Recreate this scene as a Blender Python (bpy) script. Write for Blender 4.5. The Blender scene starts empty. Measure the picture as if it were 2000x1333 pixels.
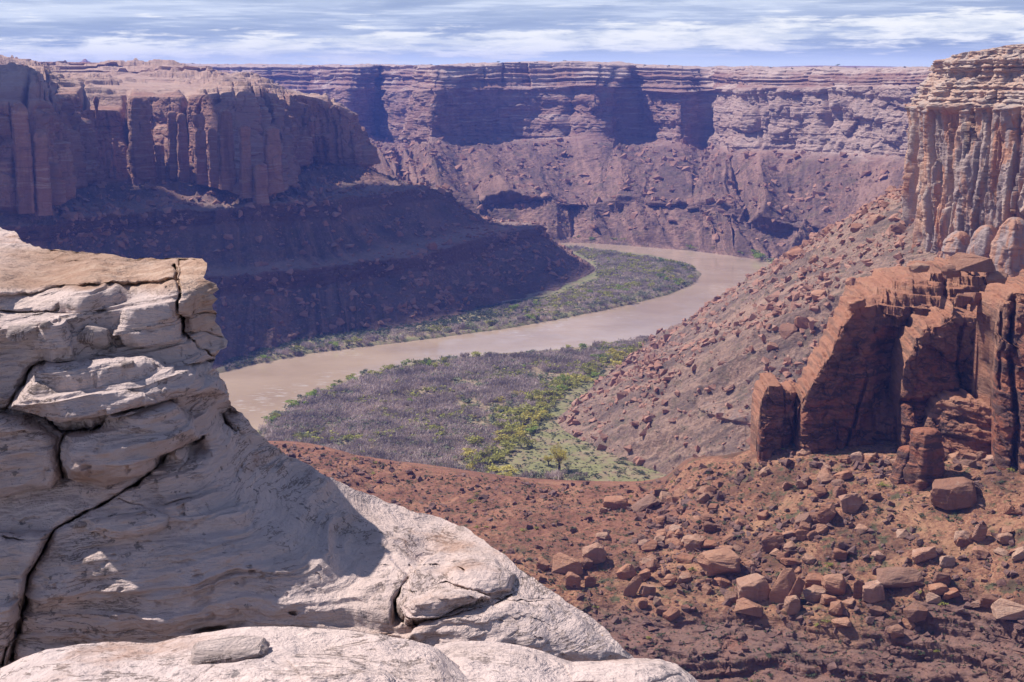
import bpy, bmesh, math, random
import numpy as np
random.seed(7)
RS = np.random.RandomState(11)
scene = bpy.context.scene
C = scene.collection

# ------------------------------------------------------------------ camera, sky, sun
CAM_Z = 210.0
FPX = 2778.0                       # focal length in photo pixels (50 mm lens on 36 mm, 2000 px wide)
PITCH = math.atan(536.0 / FPX)
cam_d = bpy.data.cameras.new('camera')
cam_d.lens = 50; cam_d.sensor_width = 36; cam_d.clip_start = 0.1; cam_d.clip_end = 60000
cam = bpy.data.objects.new('camera', cam_d); C.objects.link(cam)
cam.location = (0, 0, CAM_Z); cam.rotation_euler = (math.pi / 2 - PITCH, 0, 0)
scene.camera = cam

SUN_EL = math.radians(51)
SUN_DIR = np.array([-0.89, 0.46])
SUN_DIR = SUN_DIR / np.linalg.norm(SUN_DIR)
SUNV = np.array([SUN_DIR[0] * math.cos(SUN_EL), SUN_DIR[1] * math.cos(SUN_EL), math.sin(SUN_EL)])
from mathutils import Vector
sd = bpy.data.lights.new('sun', 'SUN'); sd.energy = 5.0; sd.angle = math.radians(0.5); sd.color = (1.0, 0.93, 0.84)
sun = bpy.data.objects.new('sun', sd); C.objects.link(sun)
sun.rotation_euler = Vector(SUNV).to_track_quat('Z', 'Y').to_euler()
sun.location = (-300, 200, 600)

scene.view_settings.view_transform = 'Standard'
scene.view_settings.look = 'None'
scene.view_settings.exposure = 0.38
scene.view_settings.gamma = 1
scene.cycles.use_denoising = True
scene.cycles.max_bounces = 5
scene.cycles.diffuse_bounces = 3
scene.cycles.volume_bounces = 1
scene.cycles.volume_max_steps = 64

world = bpy.data.worlds.new('World'); scene.world = world; world.use_nodes = True

class NT:
    """small helper for writing node trees"""
    def __init__(s, tree): s.t = tree; s.n = tree.nodes; s.l = tree.links; s.n.clear()
    def node(s, typ, ins=None, **props):
        nd = s.n.new(typ)
        for k, v in props.items(): setattr(nd, k, v)
        for k, v in (ins or {}).items():
            if hasattr(v, 'links') or isinstance(v, bpy.types.NodeSocket): s.l.new(v, nd.inputs[k])
            else: nd.inputs[k].default_value = v
        return nd
    def math(s, op, a, b=0.0, c=None, clamp=False):
        d = {0: a, 1: b}
        if c is not None: d[2] = c
        return s.node('ShaderNodeMath', d, operation=op, use_clamp=clamp).outputs[0]
    def vmul(s, v, sc):
        return s.node('ShaderNodeVectorMath', {0: v, 1: sc}, operation='MULTIPLY').outputs[0]
    def noise(s, v, scale=1.0, detail=4, rough=0.55, dist=0.0, out=0):
        return s.node('ShaderNodeTexNoise', {'Vector': v, 'Scale': scale, 'Detail': detail, 'Roughness': rough, 'Distortion': dist}).outputs[out]
    def ramp(s, f, stops, interp='LINEAR'):
        nd = s.node('ShaderNodeValToRGB', {'Fac': f}); cr = nd.color_ramp; cr.interpolation = interp
        while len(cr.elements) < len(stops): cr.elements.new(0.5)
        for e, (p, c) in zip(cr.elements, stops):
            e.position = p; e.color = (c if isinstance(c, (tuple, list)) and len(c) == 4 else tuple(c) + (1,)) if isinstance(c, (tuple, list)) else (c, c, c, 1)
        return nd.outputs[0]
    def mix(s, f, a, b, mode='MIX'):
        nd = s.n.new('ShaderNodeMix'); nd.data_type = 'RGBA'; nd.blend_type = mode
        for idx, v in ((0, f), (6, a), (7, b)):
            if isinstance(v, bpy.types.NodeSocket): s.l.new(v, nd.inputs[idx])
            else: nd.inputs[idx].default_value = v if not isinstance(v, (tuple, list)) else tuple(v)[:3] + (1,)
        return nd.outputs[2]
    def maprange(s, v, a, b, c=0.0, d=1.0, smooth=True):
        return s.node('ShaderNodeMapRange', {0: v, 1: a, 2: b, 3: c, 4: d}, interpolation_type='SMOOTHSTEP' if smooth else 'LINEAR').outputs[0]

def build_world():
    T = NT(world.node_tree)
    sky = T.node('ShaderNodeTexSky', sky_type='NISHITA', sun_disc=False, sun_elevation=SUN_EL,
                 sun_rotation=math.atan2(SUN_DIR[0], SUN_DIR[1]), altitude=1300, air_density=1.0, dust_density=0.6, ozone_density=2.0)
    tc = T.node('ShaderNodeTexCoord').outputs['Generated']
    sp = T.node('ShaderNodeSeparateXYZ', {0: tc})
    x, y, z = sp.outputs
    az = T.math('ARCTAN2', x, y)
    zc = T.math('MAXIMUM', z, 0.0)
    # layered cloud sheets seen at a low angle: long streaks
    v1 = T.node('ShaderNodeCombineXYZ', {0: T.math('MULTIPLY', az, 5.0), 1: T.math('MULTIPLY', zc, 55.0), 2: 2.3}).outputs[0]
    n1 = T.noise(v1, 1.0, 7, 0.62, 0.25)
    v2 = T.node('ShaderNodeCombineXYZ', {0: T.math('MULTIPLY', az, 11.0), 1: T.math('MULTIPLY', zc, 210.0), 2: 7.7}).outputs[0]
    n2 = T.noise(v2, 1.0, 6, 0.6, 0.2)
    streak = T.math('ADD', T.math('MULTIPLY', n1, 0.62), T.math('MULTIPLY', n2, 0.38))
    # a long bright cloud bank, higher to the right, between blue-grey sheets
    v3 = T.node('ShaderNodeCombineXYZ', {0: T.math('MULTIPLY', az, 26.0), 1: T.math('MULTIPLY', zc, 150.0), 2: 9.4}).outputs[0]
    n3 = T.noise(v3, 1.0, 8, 0.62, 0.15)
    v4 = T.node('ShaderNodeCombineXYZ', {0: T.math('MULTIPLY', az, 17.0), 1: T.math('MULTIPLY', zc, 300.0), 2: 1.4}).outputs[0]
    n4 = T.noise(v4, 1.0, 7, 0.62, 0.2)
    e0 = T.math('ADD', T.math('MULTIPLY', az, 0.032), 0.0165)
    q = T.math('ABSOLUTE', T.math('DIVIDE', T.math('SUBTRACT', zc, e0), 0.0115))
    bank = T.math('ADD', T.maprange(q, 1.5, 0.2), T.math('ADD', T.math('MULTIPLY', T.math('SUBTRACT', n3, 0.5), 2.6), T.math('MULTIPLY', T.math('SUBTRACT', n4, 0.5), 1.9)))
    white = T.maprange(bank, 0.30, 0.95)
    thinw = T.math('MULTIPLY', T.maprange(T.math('ADD', T.math('MULTIPLY', n4, 0.5), T.math('MULTIPLY', n1, 0.5)), 0.47, 0.60), 0.55)
    sheet = T.mix(T.maprange(n1, 0.36, 0.62), (3.3, 4.1, 6.0), (4.9, 5.7, 7.4))
    low = T.maprange(zc, 0.016, 0.0)
    base = T.mix(low, sheet, (7.8, 8.7, 9.8))
    base = T.mix(thinw, base, (7.6, 8.2, 9.3))
    base = T.mix(white, base, T.mix(T.maprange(n3, 0.40, 0.62), (6.8, 7.3, 8.1), (9.0, 9.1, 9.2)))
    # away from the horizon fall back to the physical sky with thin cloud
    hi = T.maprange(z, 0.06, 0.30)
    thin = T.mix(T.math('MULTIPLY', T.maprange(n1, 0.4, 0.6), 0.25), T.vmul(sky.outputs[0], (0.95, 0.93, 1.02)), (4.6, 5.1, 6.4))
    col = T.mix(hi, base, thin)
    bg = T.node('ShaderNodeBackground', {'Color': col, 'Strength': 0.088})
    T.node('ShaderNodeOutputWorld', {'Surface': bg.outputs[0]})
build_world()

# ------------------------------------------------------------------ maths helpers
SP, CP = math.sin(PITCH), math.cos(PITCH)
def ray(px, py):
    u = (px - 1000.0) / FPX; v = (666.5 - py) / FPX
    return np.array([u, CP + v * SP, -SP + v * CP])
def Z(px, py, z):
    """world point on the ray of a photo pixel at height z"""
    r = ray(px, py); t = (z - CAM_Z) / r[2]
    return np.array([r[0] * t, r[1] * t, z])
def D(px, py, d):
    """world point on the ray of a photo pixel at forward distance d"""
    r = ray(px, py); t = d / r[1]
    return np.array([r[0] * t, d, CAM_Z + r[2] * t])
def proj(P):
    x, y, z = P[..., 0], P[..., 1], P[..., 2] - CAM_Z
    f = y * CP - z * SP; u = y * SP + z * CP
    f = np.where(np.abs(f) < 1e-3, 1e-3, f)
    return 1000 + FPX * x / f, 666.5 - FPX * u / f, f

def _h(ix, iy, iz, seed):
    h = (ix.astype(np.uint32) * np.uint32(374761393)) ^ (iy.astype(np.uint32) * np.uint32(668265263)) ^ (iz.astype(np.uint32) * np.uint32(2246822519)) ^ np.uint32((seed * 3266489917) & 0xffffffff)
    h = (h ^ (h >> np.uint32(15))) * np.uint32(2246822519)
    h = (h ^ (h >> np.uint32(13))) * np.uint32(3266489917)
    h ^= h >> np.uint32(16)
    return h.astype(np.float32) * np.float32(2.0 / 4294967295.0) - np.float32(1.0)
def vn(x, y, z, seed=0):
    x = np.asarray(x, np.float32); y = np.asarray(y, np.float32) + 0 * x; z = np.asarray(z, np.float32) + 0 * x
    fx, fy, fz = np.floor(x), np.floor(y), np.floor(z)
    ix, iy, iz = fx.astype(np.int32), fy.astype(np.int32), fz.astype(np.int32)
    tx, ty, tz = x - fx, y - fy, z - fz
    tx = tx * tx * (3 - 2 * tx); ty = ty * ty * (3 - 2 * ty); tz = tz * tz * (3 - 2 * tz)
    def L(a, b, t): return a + (b - a) * t
    c = [[[_h(ix + i, iy + j, iz + k, seed) for k in (0, 1)] for j in (0, 1)] for i in (0, 1)]
    a0 = L(L(c[0][0][0], c[1][0][0], tx), L(c[0][1][0], c[1][1][0], tx), ty)
    a1 = L(L(c[0][0][1], c[1][0][1], tx), L(c[0][1][1], c[1][1][1], tx), ty)
    return L(a0, a1, tz)
def fbm(x, y, z, o=4, seed=0, gain=0.5):
    a = 1.0; f = 1.0; s = 0; n = 0
    for i in range(o):
        s = s + a * vn(x * f + 13.7 * i, y * f + 7.1 * i, z * f + 3.3 * i, seed + i * 17); n += a; a *= gain; f *= 2.03
    return s / n
def ridged(x, y, z, o=4, seed=0, gain=0.5):
    a = 1.0; f = 1.0; s = 0; n = 0
    for i in range(o):
        s = s + a * (1 - 2 * np.abs(vn(x * f + 9.7 * i, y * f + 5.1 * i, z * f + 1.3 * i, seed + i * 17))); n += a; a *= gain; f *= 2.1
    return s / n
def n1(x, seed=0, o=3):
    x = np.asarray(x, np.float32); return fbm(x, 0 * x, 0 * x, o, seed)
def sm(x, a, b):
    t = np.clip((x - a) / (b - a), 0, 1); return t * t * (3 - 2 * t)
def joints(s, L, seed, jit=0.35):
    """columns between vertical joints: (random value of column, distance to nearest joint in m, position -1..1 in the column)"""
    s = np.asarray(s, np.float32); c = s / L; i = np.floor(c).astype(np.int32)
    z = np.zeros_like(i)
    def edge(k): return (k + 0.5 * jit * 2 * _h(k, z, z, seed)) * L
    e0, e1, em = edge(i), edge(i + 1), None
    lo = s < e0; hi = s >= e1
    k = np.where(lo, i - 1, np.where(hi, i + 1, i))
    a, b = edge(k), edge(k + 1)
    r = _h(k, z + 5, z, seed + 3)
    d = np.minimum(s - a, b - s); m = (s - a) / np.maximum(b - a, 1e-3) * 2 - 1
    return r, np.maximum(d, 0), m

def catmull(A, m):
    """A [S,...] control points, m parameter values in 0..S-1"""
    S = len(A); i = np.clip(np.floor(m).astype(int), 0, S - 2); t = (m - i)
    g = lambda k: A[np.clip(k, 0, S - 1)]
    p0, p1, p2, p3 = g(i - 1), g(i), g(i + 1), g(i + 2)
    t = t.reshape((-1,) + (1,) * (A.ndim - 1))
    # tension-reduced tangents keep noses from overshooting
    k = 0.36
    m1, m2 = (p2 - p0) * k, (p3 - p1) * k
    return (2*t**3 - 3*t**2 + 1) * p1 + (t**3 - 2*t**2 + t) * m1 + (-2*t**3 + 3*t**2) * p2 + (t**3 - t**2) * m2

def loft(stations, ncol, rows, wob=None, lo=0.0, stairs=None, seed=0, ref=2, conc=None):
    """stations [S][K] world points; rows: samples per band; wob: per line (amp, wavelength) moved outward"""
    A = np.array(stations, float); S, K, _ = A.shape
    fine = np.linspace(0, S - 1, S * 60)
    F = catmull(A, fine)
    dist = np.linalg.norm(F - np.array([0, 0, CAM_Z]), axis=2)[1:]
    seg = np.linalg.norm(np.diff(F, axis=0), axis=2)
    w = (seg / np.maximum(dist, 3)).mean(axis=1) + 1e-5
    cw = np.concatenate([[0], np.cumsum(w)])
    m = np.interp(np.linspace(0, cw[-1], ncol), cw, fine)
    L = catmull(A, m)                                   # [ncol,K,3]
    s = np.concatenate([[0], np.cumsum(np.linalg.norm(np.diff(L[:, ref], axis=0), axis=1))])
    # outward (downslope) horizontal direction
    out = L[:, min(ref + 2, K - 1), :2] - L[:, max(ref - 1, 0), :2]
    tan = np.gradient(L[:, ref, :2], axis=0); nrm = np.stack([-tan[:, 1], tan[:, 0]], 1)
    nrm *= np.sign((nrm * out).sum(1))[:, None]
    nrm /= np.linalg.norm(nrm, axis=1)[:, None] + 1e-9
    if wob:
        for k, (amp, wl) in enumerate(wob):
            if amp:
                L[:, k, :2] += nrm * (amp * n1(s / wl, seed + k * 31, 4))[:, None]
    P = []; kc = []
    for k in range(K - 1):
        n = rows[k]; t = np.linspace(0, 1, n, endpoint=(k == K - 2))
        tt = np.repeat(t[None], ncol, 0)
        tx = tt
        if stairs and stairs.get(k):
            N, w_ = stairs[k]
            ph = 0.9 * n1(s / 90.0, seed + 77 + k)[:, None] + 0.25 * n1(s / 17.0, seed + 79 + k)[:, None]
            e = np.sin(np.pi * tt)                      # keep ends fixed
            u = N * tt + ph * e
            fr = u - np.floor(u)
            st = np.floor(u) + sm(fr, 1 - w_, 1.0)
            tx = np.clip((st - ph * e) / N * e ** 0.3 + tt * (1 - e ** 0.3), 0, 1)
        xy = L[:, k, None, :2] * (1 - tx[..., None]) + L[:, k + 1, None, :2] * tx[..., None]
        tz = 1 - (1 - tt) ** conc[k] if conc and k in conc else tt
        z = L[:, k, None, 2] * (1 - tz) + L[:, k + 1, None, 2] * tz
        P.append(np.concatenate([xy, z[..., None]], 2)); kc.append(k + t)
    return np.concatenate(P, 1), np.concatenate(kc), s, nrm

def gnormal(P):
    du = np.gradient(P, axis=0); dv = np.gradient(P, axis=1)
    n = np.cross(du, dv); n /= np.linalg.norm(n, axis=2)[..., None] + 1e-9
    return n

def tag(o, label=None, cat=None, group=None, kind=None):
    if label: o['label'] = label
    if cat: o['category'] = cat
    if group: o['group'] = group
    if kind: o['kind'] = kind
    return o

def mesh_np(name, V, F4=None, mat=None, attrs=None, smooth=True, F3=None):
    me = bpy.data.meshes.new(name)
    V = np.asarray(V, np.float32).reshape(-1, 3)
    me.vertices.add(len(V)); me.vertices.foreach_set('co', V.ravel())
    n4 = 0 if F4 is None else len(F4); n3 = 0 if F3 is None else len(F3)
    idx = []; starts = []; tot = []
    if n4: idx.append(np.asarray(F4, np.int32).ravel()); starts.append(np.arange(n4) * 4); 
    if n3: idx.append(np.asarray(F3, np.int32).ravel()); starts.append(n4 * 4 + np.arange(n3) * 3)
    idx = np.concatenate(idx).astype(np.int32); st = np.concatenate(starts).astype(np.int32)
    me.loops.add(len(idx)); me.loops.foreach_set('vertex_index', idx)
    me.polygons.add(n4 + n3); me.polygons.foreach_set('loop_start', st)
    me.polygons.foreach_set('use_smooth', np.full(n4 + n3, smooth, bool))
    me.update(calc_edges=True)
    for k, v in (attrs or {}).items():
        a = me.attributes.new(k, 'FLOAT', 'POINT'); a.data.foreach_set('value', np.asarray(v, np.float32).ravel())
    if mat: me.materials.append(mat)
    return me

def grid_faces(nu, nv, flip=False, wrap=False):
    i, j = np.meshgrid(np.arange(nu - 1), np.arange(nv - 1), indexing='ij')
    a = i * nv + j; b = (i + 1) * nv + j
    q = np.stack([a, b, b + 1, a + 1], -1).reshape(-1, 4)
    return q[:, ::-1] if flip else q
def link(name, me, parent=None):
    o = bpy.data.objects.new(name, me); C.objects.link(o)
    if parent: o.parent = parent
    return o
def grid_obj(name, P, mat, attrs=None, parent=None, flip=False, smooth=True):
    nu, nv, _ = P.shape
    return link(name, mesh_np(name, P, grid_faces(nu, nv, flip), mat, attrs, smooth), parent)
def empty(name, loc):
    o = bpy.data.objects.new(name, None); C.objects.link(o); o.location = loc; o.empty_display_size = 0.5; return o

# ------------------------------------------------------------------ materials
def rock_material(name, cliff, pale, dark, talus=None, scale=1.0, strata=0.25, bump=1.0, varnish=0.5, green=0.0, streak=1.0, bumpdist=None, lichen=0, bed=1.0, patina=None, bedbump=0.5, world_space=False, vband=0.0):
    """layered sandstone. scale = metres of the main mottling; attributes ta (loose talus) and pl (pale slickrock, plus light painted on bench tops and fin crown) blend in"""
    m = bpy.data.materials.new(name); m.use_nodes = True
    T = NT(m.node_tree)
    co = T.node('ShaderNodeNewGeometry').outputs['Position'] if world_space else T.node('ShaderNodeTexCoord').outputs['Object']
    n_big = T.noise(co, 0.35 / scale, 5, 0.6)
    n_mid = T.noise(co, 1.6 / scale, 5, 0.62)
    warp = T.node('ShaderNodeVectorMath', {0: co, 1: T.vmul(T.noise(co, 0.5 / scale, 3, 0.5, out=1), (0.6 * scale,) * 3)}, operation='ADD').outputs[0]
    bedn = T.noise(T.vmul(warp, (0.10 / scale, 0.10 / scale, strata * 4 / scale)), 1.0, 6, 0.66)
    c = T.mix(bed, cliff, T.ramp(bedn, [(0.30, dark), (0.43, cliff), (0.55, cliff), (0.66, pale), (0.80, cliff)]))
    blot = T.noise(T.vmul(co, (1, 1, 0.55)), 0.22 / scale, 6, 0.62)
    c = T.mix(T.maprange(blot, 0.50, 0.66, 0, 0.55), c, tuple(0.45 * a + 0.55 * b for a, b in zip(dark, pale)))
    c = T.mix(T.maprange(n_big, 0.35, 0.7, 0.0, 0.55), c, tuple(0.5 * (a + b) for a, b in zip(cliff, pale)))
    c = T.mix(T.maprange(n_mid, 0.45, 0.75, 0.0, 0.4), c, tuple(0.75 * a for a in cliff))
    if patina:
        pn = T.noise(T.vmul(co, (0.55 / scale, 0.55 / scale, 0.13 / scale)), 1.0, 6, 0.6, 0.5)
        c = T.mix(T.maprange(pn, 0.47, 0.54, 0, 0.85), c, patina)
    if varnish:
        vs = T.noise(T.vmul(co, (0.55 / scale, 0.55 / scale, 0.035 / scale)), streak, 5, 0.62)
        geo = T.node('ShaderNodeNewGeometry')
        nz = T.node('ShaderNodeSeparateXYZ', {0: geo.outputs['Normal']}).outputs[2]
        steep = T.maprange(T.math('ABSOLUTE', nz), 0.65, 0.30)
        c = T.mix(T.math('MULTIPLY', T.math('MULTIPLY', T.maprange(vs, 0.50, 0.64), varnish), steep), c, dark)
    if vband:
        vb = T.noise(T.vmul(warp, (0.16 / scale, 0.16 / scale, 0.75 / scale)), 1.0, 7, 0.66, 0.4)
        c = T.mix(T.math('MULTIPLY', T.math('MULTIPLY', T.maprange(vb, 0.43, 0.55), vband), T.maprange(nz, 0.6, 0.25)), c, dark)
    pl = T.node('ShaderNodeAttribute', attribute_name='pl').outputs['Fac']
    if talus:
        ta = T.node('ShaderNodeAttribute', attribute_name='ta').outputs['Fac']
        t1 = T.noise(co, 2.4 / scale, 6, 0.7)
        tc = T.ramp(t1, [(0.32, talus[0]), (0.48, talus[1]), (0.60, talus[2]), (0.72, talus[3] if len(talus) > 3 else talus[1])])
        pt = T.noise(T.vmul(co, (1, 1, 0.4)), 0.16 / scale, 4, 0.6)
        tc = T.mix(T.maprange(pt, 0.42, 0.62, 0, 0.6), tc, talus[0])
        if green:
            g = T.noise(co, 0.5 / scale, 5, 0.65)
            tc = T.mix(T.maprange(g, 0.52, 0.62, 0, green), tc, (0.085, 0.095, 0.05))
        gs = T.node('ShaderNodeAttribute', attribute_name='gs').outputs['Fac']; gk = T.node('ShaderNodeAttribute', attribute_name='gk').outputs['Fac']
        gv = T.node('ShaderNodeCombineXYZ', {0: gs, 1: gk, 2: 0.5}).outputs[0]; gn = T.noise(gv, 1.0, 6, 0.62, 0.6)
        tc = T.mix(T.maprange(gn, 0.50, 0.66, 0.0, 0.8), tc, talus[2]); tc = T.mix(T.maprange(gn, 0.49, 0.38, 0.0, 0.6), tc, tuple(0.75 * a for a in talus[0]))
        c = T.mix(ta, c, tc)
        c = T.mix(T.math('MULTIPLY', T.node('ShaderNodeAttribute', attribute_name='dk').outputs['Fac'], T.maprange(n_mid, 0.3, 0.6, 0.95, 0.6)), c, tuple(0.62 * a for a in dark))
    c = T.mix(T.math('MULTIPLY', pl, T.maprange(n_mid, 0.25, 0.6, 0.55, 1.0)), c, pale)
    if lichen:
        fo = T.node('ShaderNodeAttribute', attribute_name='fo').outputs['Fac']
        sx = T.node('ShaderNodeSeparateXYZ', {0: co}).outputs
        fv = T.node('ShaderNodeCombineXYZ', {0: T.math('MULTIPLY', sx[0], 1.3), 1: T.math('MULTIPLY', sx[1], 1.3), 2: T.math('MULTIPLY', fo, 11.0)}).outputs[0]
        ln = T.noise(fv, 1.0, 7, 0.68, 0.4); lines = T.maprange(T.math('ABSOLUTE', T.math('SUBTRACT', ln, 0.5)), 0.022, 0.004)
        lmask = T.maprange(T.noise(co, 1.0, 4, 0.6), 0.42, 0.60, 0.0, 0.8)
        c = T.mix(T.maprange(T.noise(fv, 0.6, 5, 0.65), 0.48, 0.68, 0, 0.45), c, (0.44, 0.345, 0.315))
        c = T.mix(T.maprange(T.noise(co, 0.55, 5, 0.6), 0.42, 0.62, 0.0, 0.5), c, (0.54, 0.445, 0.44))
        c = T.mix(T.math('MULTIPLY', lines, lmask), c, (0.13, 0.095, 0.085))
        l1 = T.noise(co, 11.0, 4, 0.62); l2 = T.noise(co, 1.2, 3, 0.5)
        c = T.mix(T.math('MULTIPLY', T.maprange(l1, 0.60, 0.66, 0, 0.8), T.maprange(l2, 0.42, 0.56)), c, (0.15, 0.13, 0.135))
        l3 = T.noise(T.vmul(co, (1, 1, 1)), 5.0, 5, 0.6)
        c = T.mix(T.maprange(l3, 0.745, 0.765), c, (0.42, 0.22, 0.05))
        rust = T.noise(T.vmul(co, (0.5, 0.5, 1.6)), 1.1, 6, 0.68)
        c = T.mix(T.maprange(rust, 0.56, 0.70, 0, 0.62), c, (0.34, 0.185, 0.125))
    if lichen: c = T.mix(T.math('MULTIPLY', ta, 0.85), c, tc)
    b1 = T.noise(co, 1.1 / scale, 8, 0.68)
    b2 = T.noise(T.vmul(warp, (0.35 / scale, 0.35 / scale, strata * 9 / scale)), 1.0, 6, 0.65)
    hgt = T.math('ADD', T.math('MULTIPLY', b1, 0.6), T.math('MULTIPLY', b2, bedbump))
    if world_space:
        rnd = T.node('ShaderNodeObjectInfo').outputs['Random']
        c = T.mix(1.0, c, T.ramp(rnd, [(0.0, (0.55, 0.58, 0.66)), (0.3, (0.82, 0.78, 0.78)), (0.6, (1.0, 0.95, 0.92)), (0.85, (0.95, 1.05, 1.12)), (1.0, (1.12, 1.25, 1.4))]), 'MULTIPLY')
    bp = T.node('ShaderNodeBump', {'Height': hgt, 'Strength': 0.75, 'Distance': (bumpdist or 1.2 * scale) * bump})
    bs = T.node('ShaderNodeBsdfPrincipled', {'Base Color': c, 'Roughness': 0.92, 'Normal': bp.outputs[0], 'Specular IOR Level': 0.15})
    T.node('ShaderNodeOutputMaterial', {0: bs.outputs[0]})
    return m

TAL = [(0.13, 0.085, 0.075), (0.24, 0.135, 0.10), (0.36, 0.215, 0.165), (0.30, 0.26, 0.24)]
M = {}
M['far'] = rock_material('far_canyon_rock', (0.30, 0.165, 0.13), (0.54, 0.41, 0.35), (0.13, 0.075, 0.065), TAL, 9.0, 0.45, 0.9, 0.45, 0.35)
M['left'] = rock_material('shaded_canyon_rock', (0.34, 0.17, 0.12), (0.50, 0.35, 0.27), (0.15, 0.07, 0.055),
                          [(0.12, 0.085, 0.08), (0.20, 0.115, 0.09), (0.30, 0.17, 0.125), (0.21, 0.17, 0.15)], 6.0, 0.45, 0.9, 0.5, 0.3)
M['butte'] = rock_material('butte_rock', (0.45, 0.215, 0.13), (0.55, 0.43, 0.35), (0.21, 0.15, 0.14),
                           [(0.13, 0.095, 0.085), (0.25, 0.16, 0.12), (0.36, 0.235, 0.175), (0.29, 0.25, 0.23)], 4.0, 0.35, 0.9, 0.85, 0.35, bed=0.35, bedbump=0.12, patina=(0.34, 0.275, 0.26))
M['near'] = rock_material('near_slope_rock', (0.20, 0.125, 0.11), (0.27, 0.115, 0.08), (0.075, 0.05, 0.05),
                          [(0.13, 0.07, 0.052), (0.26, 0.115, 0.072), (0.40, 0.22, 0.13), (0.24, 0.185, 0.115)], 2.2, 0.5, 0.8, 0.3, 0.85)
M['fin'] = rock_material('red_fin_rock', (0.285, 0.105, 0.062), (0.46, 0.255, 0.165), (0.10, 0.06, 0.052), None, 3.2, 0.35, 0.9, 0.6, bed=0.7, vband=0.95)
M['boulder'] = rock_material('boulder_rock', (0.36, 0.17, 0.105), (0.50, 0.31, 0.215), (0.18, 0.09, 0.07), None, 1.1, 0.5, 1.0, 0.5, world_space=True)
M['rubble'] = rock_material('rubble_rock', (0.36, 0.18, 0.125), (0.46, 0.31, 0.24), (0.20, 0.12, 0.10), None, 1.6, 0.5, 0.4, 0.0)
M['white'] = rock_material('pale_sandstone', (0.61, 0.475, 0.44), (0.72, 0.585, 0.545), (0.36, 0.26, 0.22), [(0.30, 0.18, 0.13), (0.42, 0.27, 0.20), (0.52, 0.37, 0.29)], 0.55, 0.55, 0.55, 0.25, lichen=1)

def simple_mat(name, col, rough=0.9, nscale=0.4, var=0.35, spec=0.2, col2=None, trans=0.0):
    m = bpy.data.materials.new(name); m.use_nodes = True
    T = NT(m.node_tree)
    co = T.node('ShaderNodeNewGeometry').outputs['Position']
    n = T.noise(co, nscale, 4, 0.6)
    c2 = col2 or tuple(min(1, a * (1 + var)) for a in col)
    c = T.ramp(n, [(0.35, tuple(a * (1 - var) for a in col)), (0.5, col), (0.65, c2)])
    bs = T.node('ShaderNodeBsdfPrincipled', {'Base Color': c, 'Roughness': rough, 'Specular IOR Level': spec})
    o = bs.outputs[0]
    if trans:
        tr = T.node('ShaderNodeBsdfTranslucent', {'Color': c})
        o = T.node('ShaderNodeMixShader', {0: trans, 1: o, 2: tr.outputs[0]}).outputs[0]
    T.node('ShaderNodeOutputMaterial', {0: o})
    return m
M['bare'] = simple_mat('bare_twigs', (0.45, 0.365, 0.33), nscale=0.05, var=0.4, trans=0.2)
M['olive'] = simple_mat('olive_leaves', (0.37, 0.36, 0.10), nscale=0.09, var=0.3, trans=0.3)
M['fresh'] = simple_mat('fresh_leaves', (0.27, 0.35, 0.07), nscale=0.1, var=0.3, trans=0.35)
M['dark'] = simple_mat('sage_leaves', (0.105, 0.125, 0.075), nscale=0.2, var=0.3, trans=0.2)
M['grey'] = simple_mat('grey_green_twigs', (0.24, 0.25, 0.15), nscale=0.08, var=0.3, trans=0.2)
M['yellow'] = simple_mat('yellow_leaves', (0.56, 0.49, 0.13), nscale=0.1, var=0.25, trans=0.3)
M['bark'] = simple_mat('dark_bark', (0.055, 0.042, 0.036), nscale=2.0)
M['juniper'] = simple_mat('juniper_leaves', (0.04, 0.055, 0.03), nscale=0.3)

def floor_material():
    m = bpy.data.materials.new('valley_floor_soil'); m.use_nodes = True
    T = NT(m.node_tree); co = T.node('ShaderNodeTexCoord').outputs['Object']
    n = T.noise(co, 0.03, 6, 0.65); n2 = T.noise(co, 0.25, 5, 0.7)
    soil = T.ramp(n2, [(0.35, (0.22, 0.15, 0.10)), (0.55, (0.33, 0.25, 0.17)), (0.7, (0.42, 0.33, 0.24))])
    gr = T.ramp(n2, [(0.35, (0.14, 0.14, 0.065)), (0.6, (0.25, 0.24, 0.11))])
    ga = T.node('ShaderNodeAttribute', attribute_name='gr').outputs['Fac']
    f = T.math('MULTIPLY', ga, T.maprange(T.math('ADD', T.math('MULTIPLY', n, 0.6), T.math('MULTIPLY', n2, 0.4)), 0.40, 0.56))
    c = T.mix(f, soil, gr)
    bp = T.node('ShaderNodeBump', {'Height': T.noise(co, 0.6, 6, 0.7), 'Strength': 0.6, 'Distance': 0.8})
    bs = T.node('ShaderNodeBsdfPrincipled', {'Base Color': c, 'Roughness': 0.95, 'Normal': bp.outputs[0], 'Specular IOR Level': 0.1})
    T.node('ShaderNodeOutputMaterial', {0: bs.outputs[0]}); return m
M['floor'] = floor_material()

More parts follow.
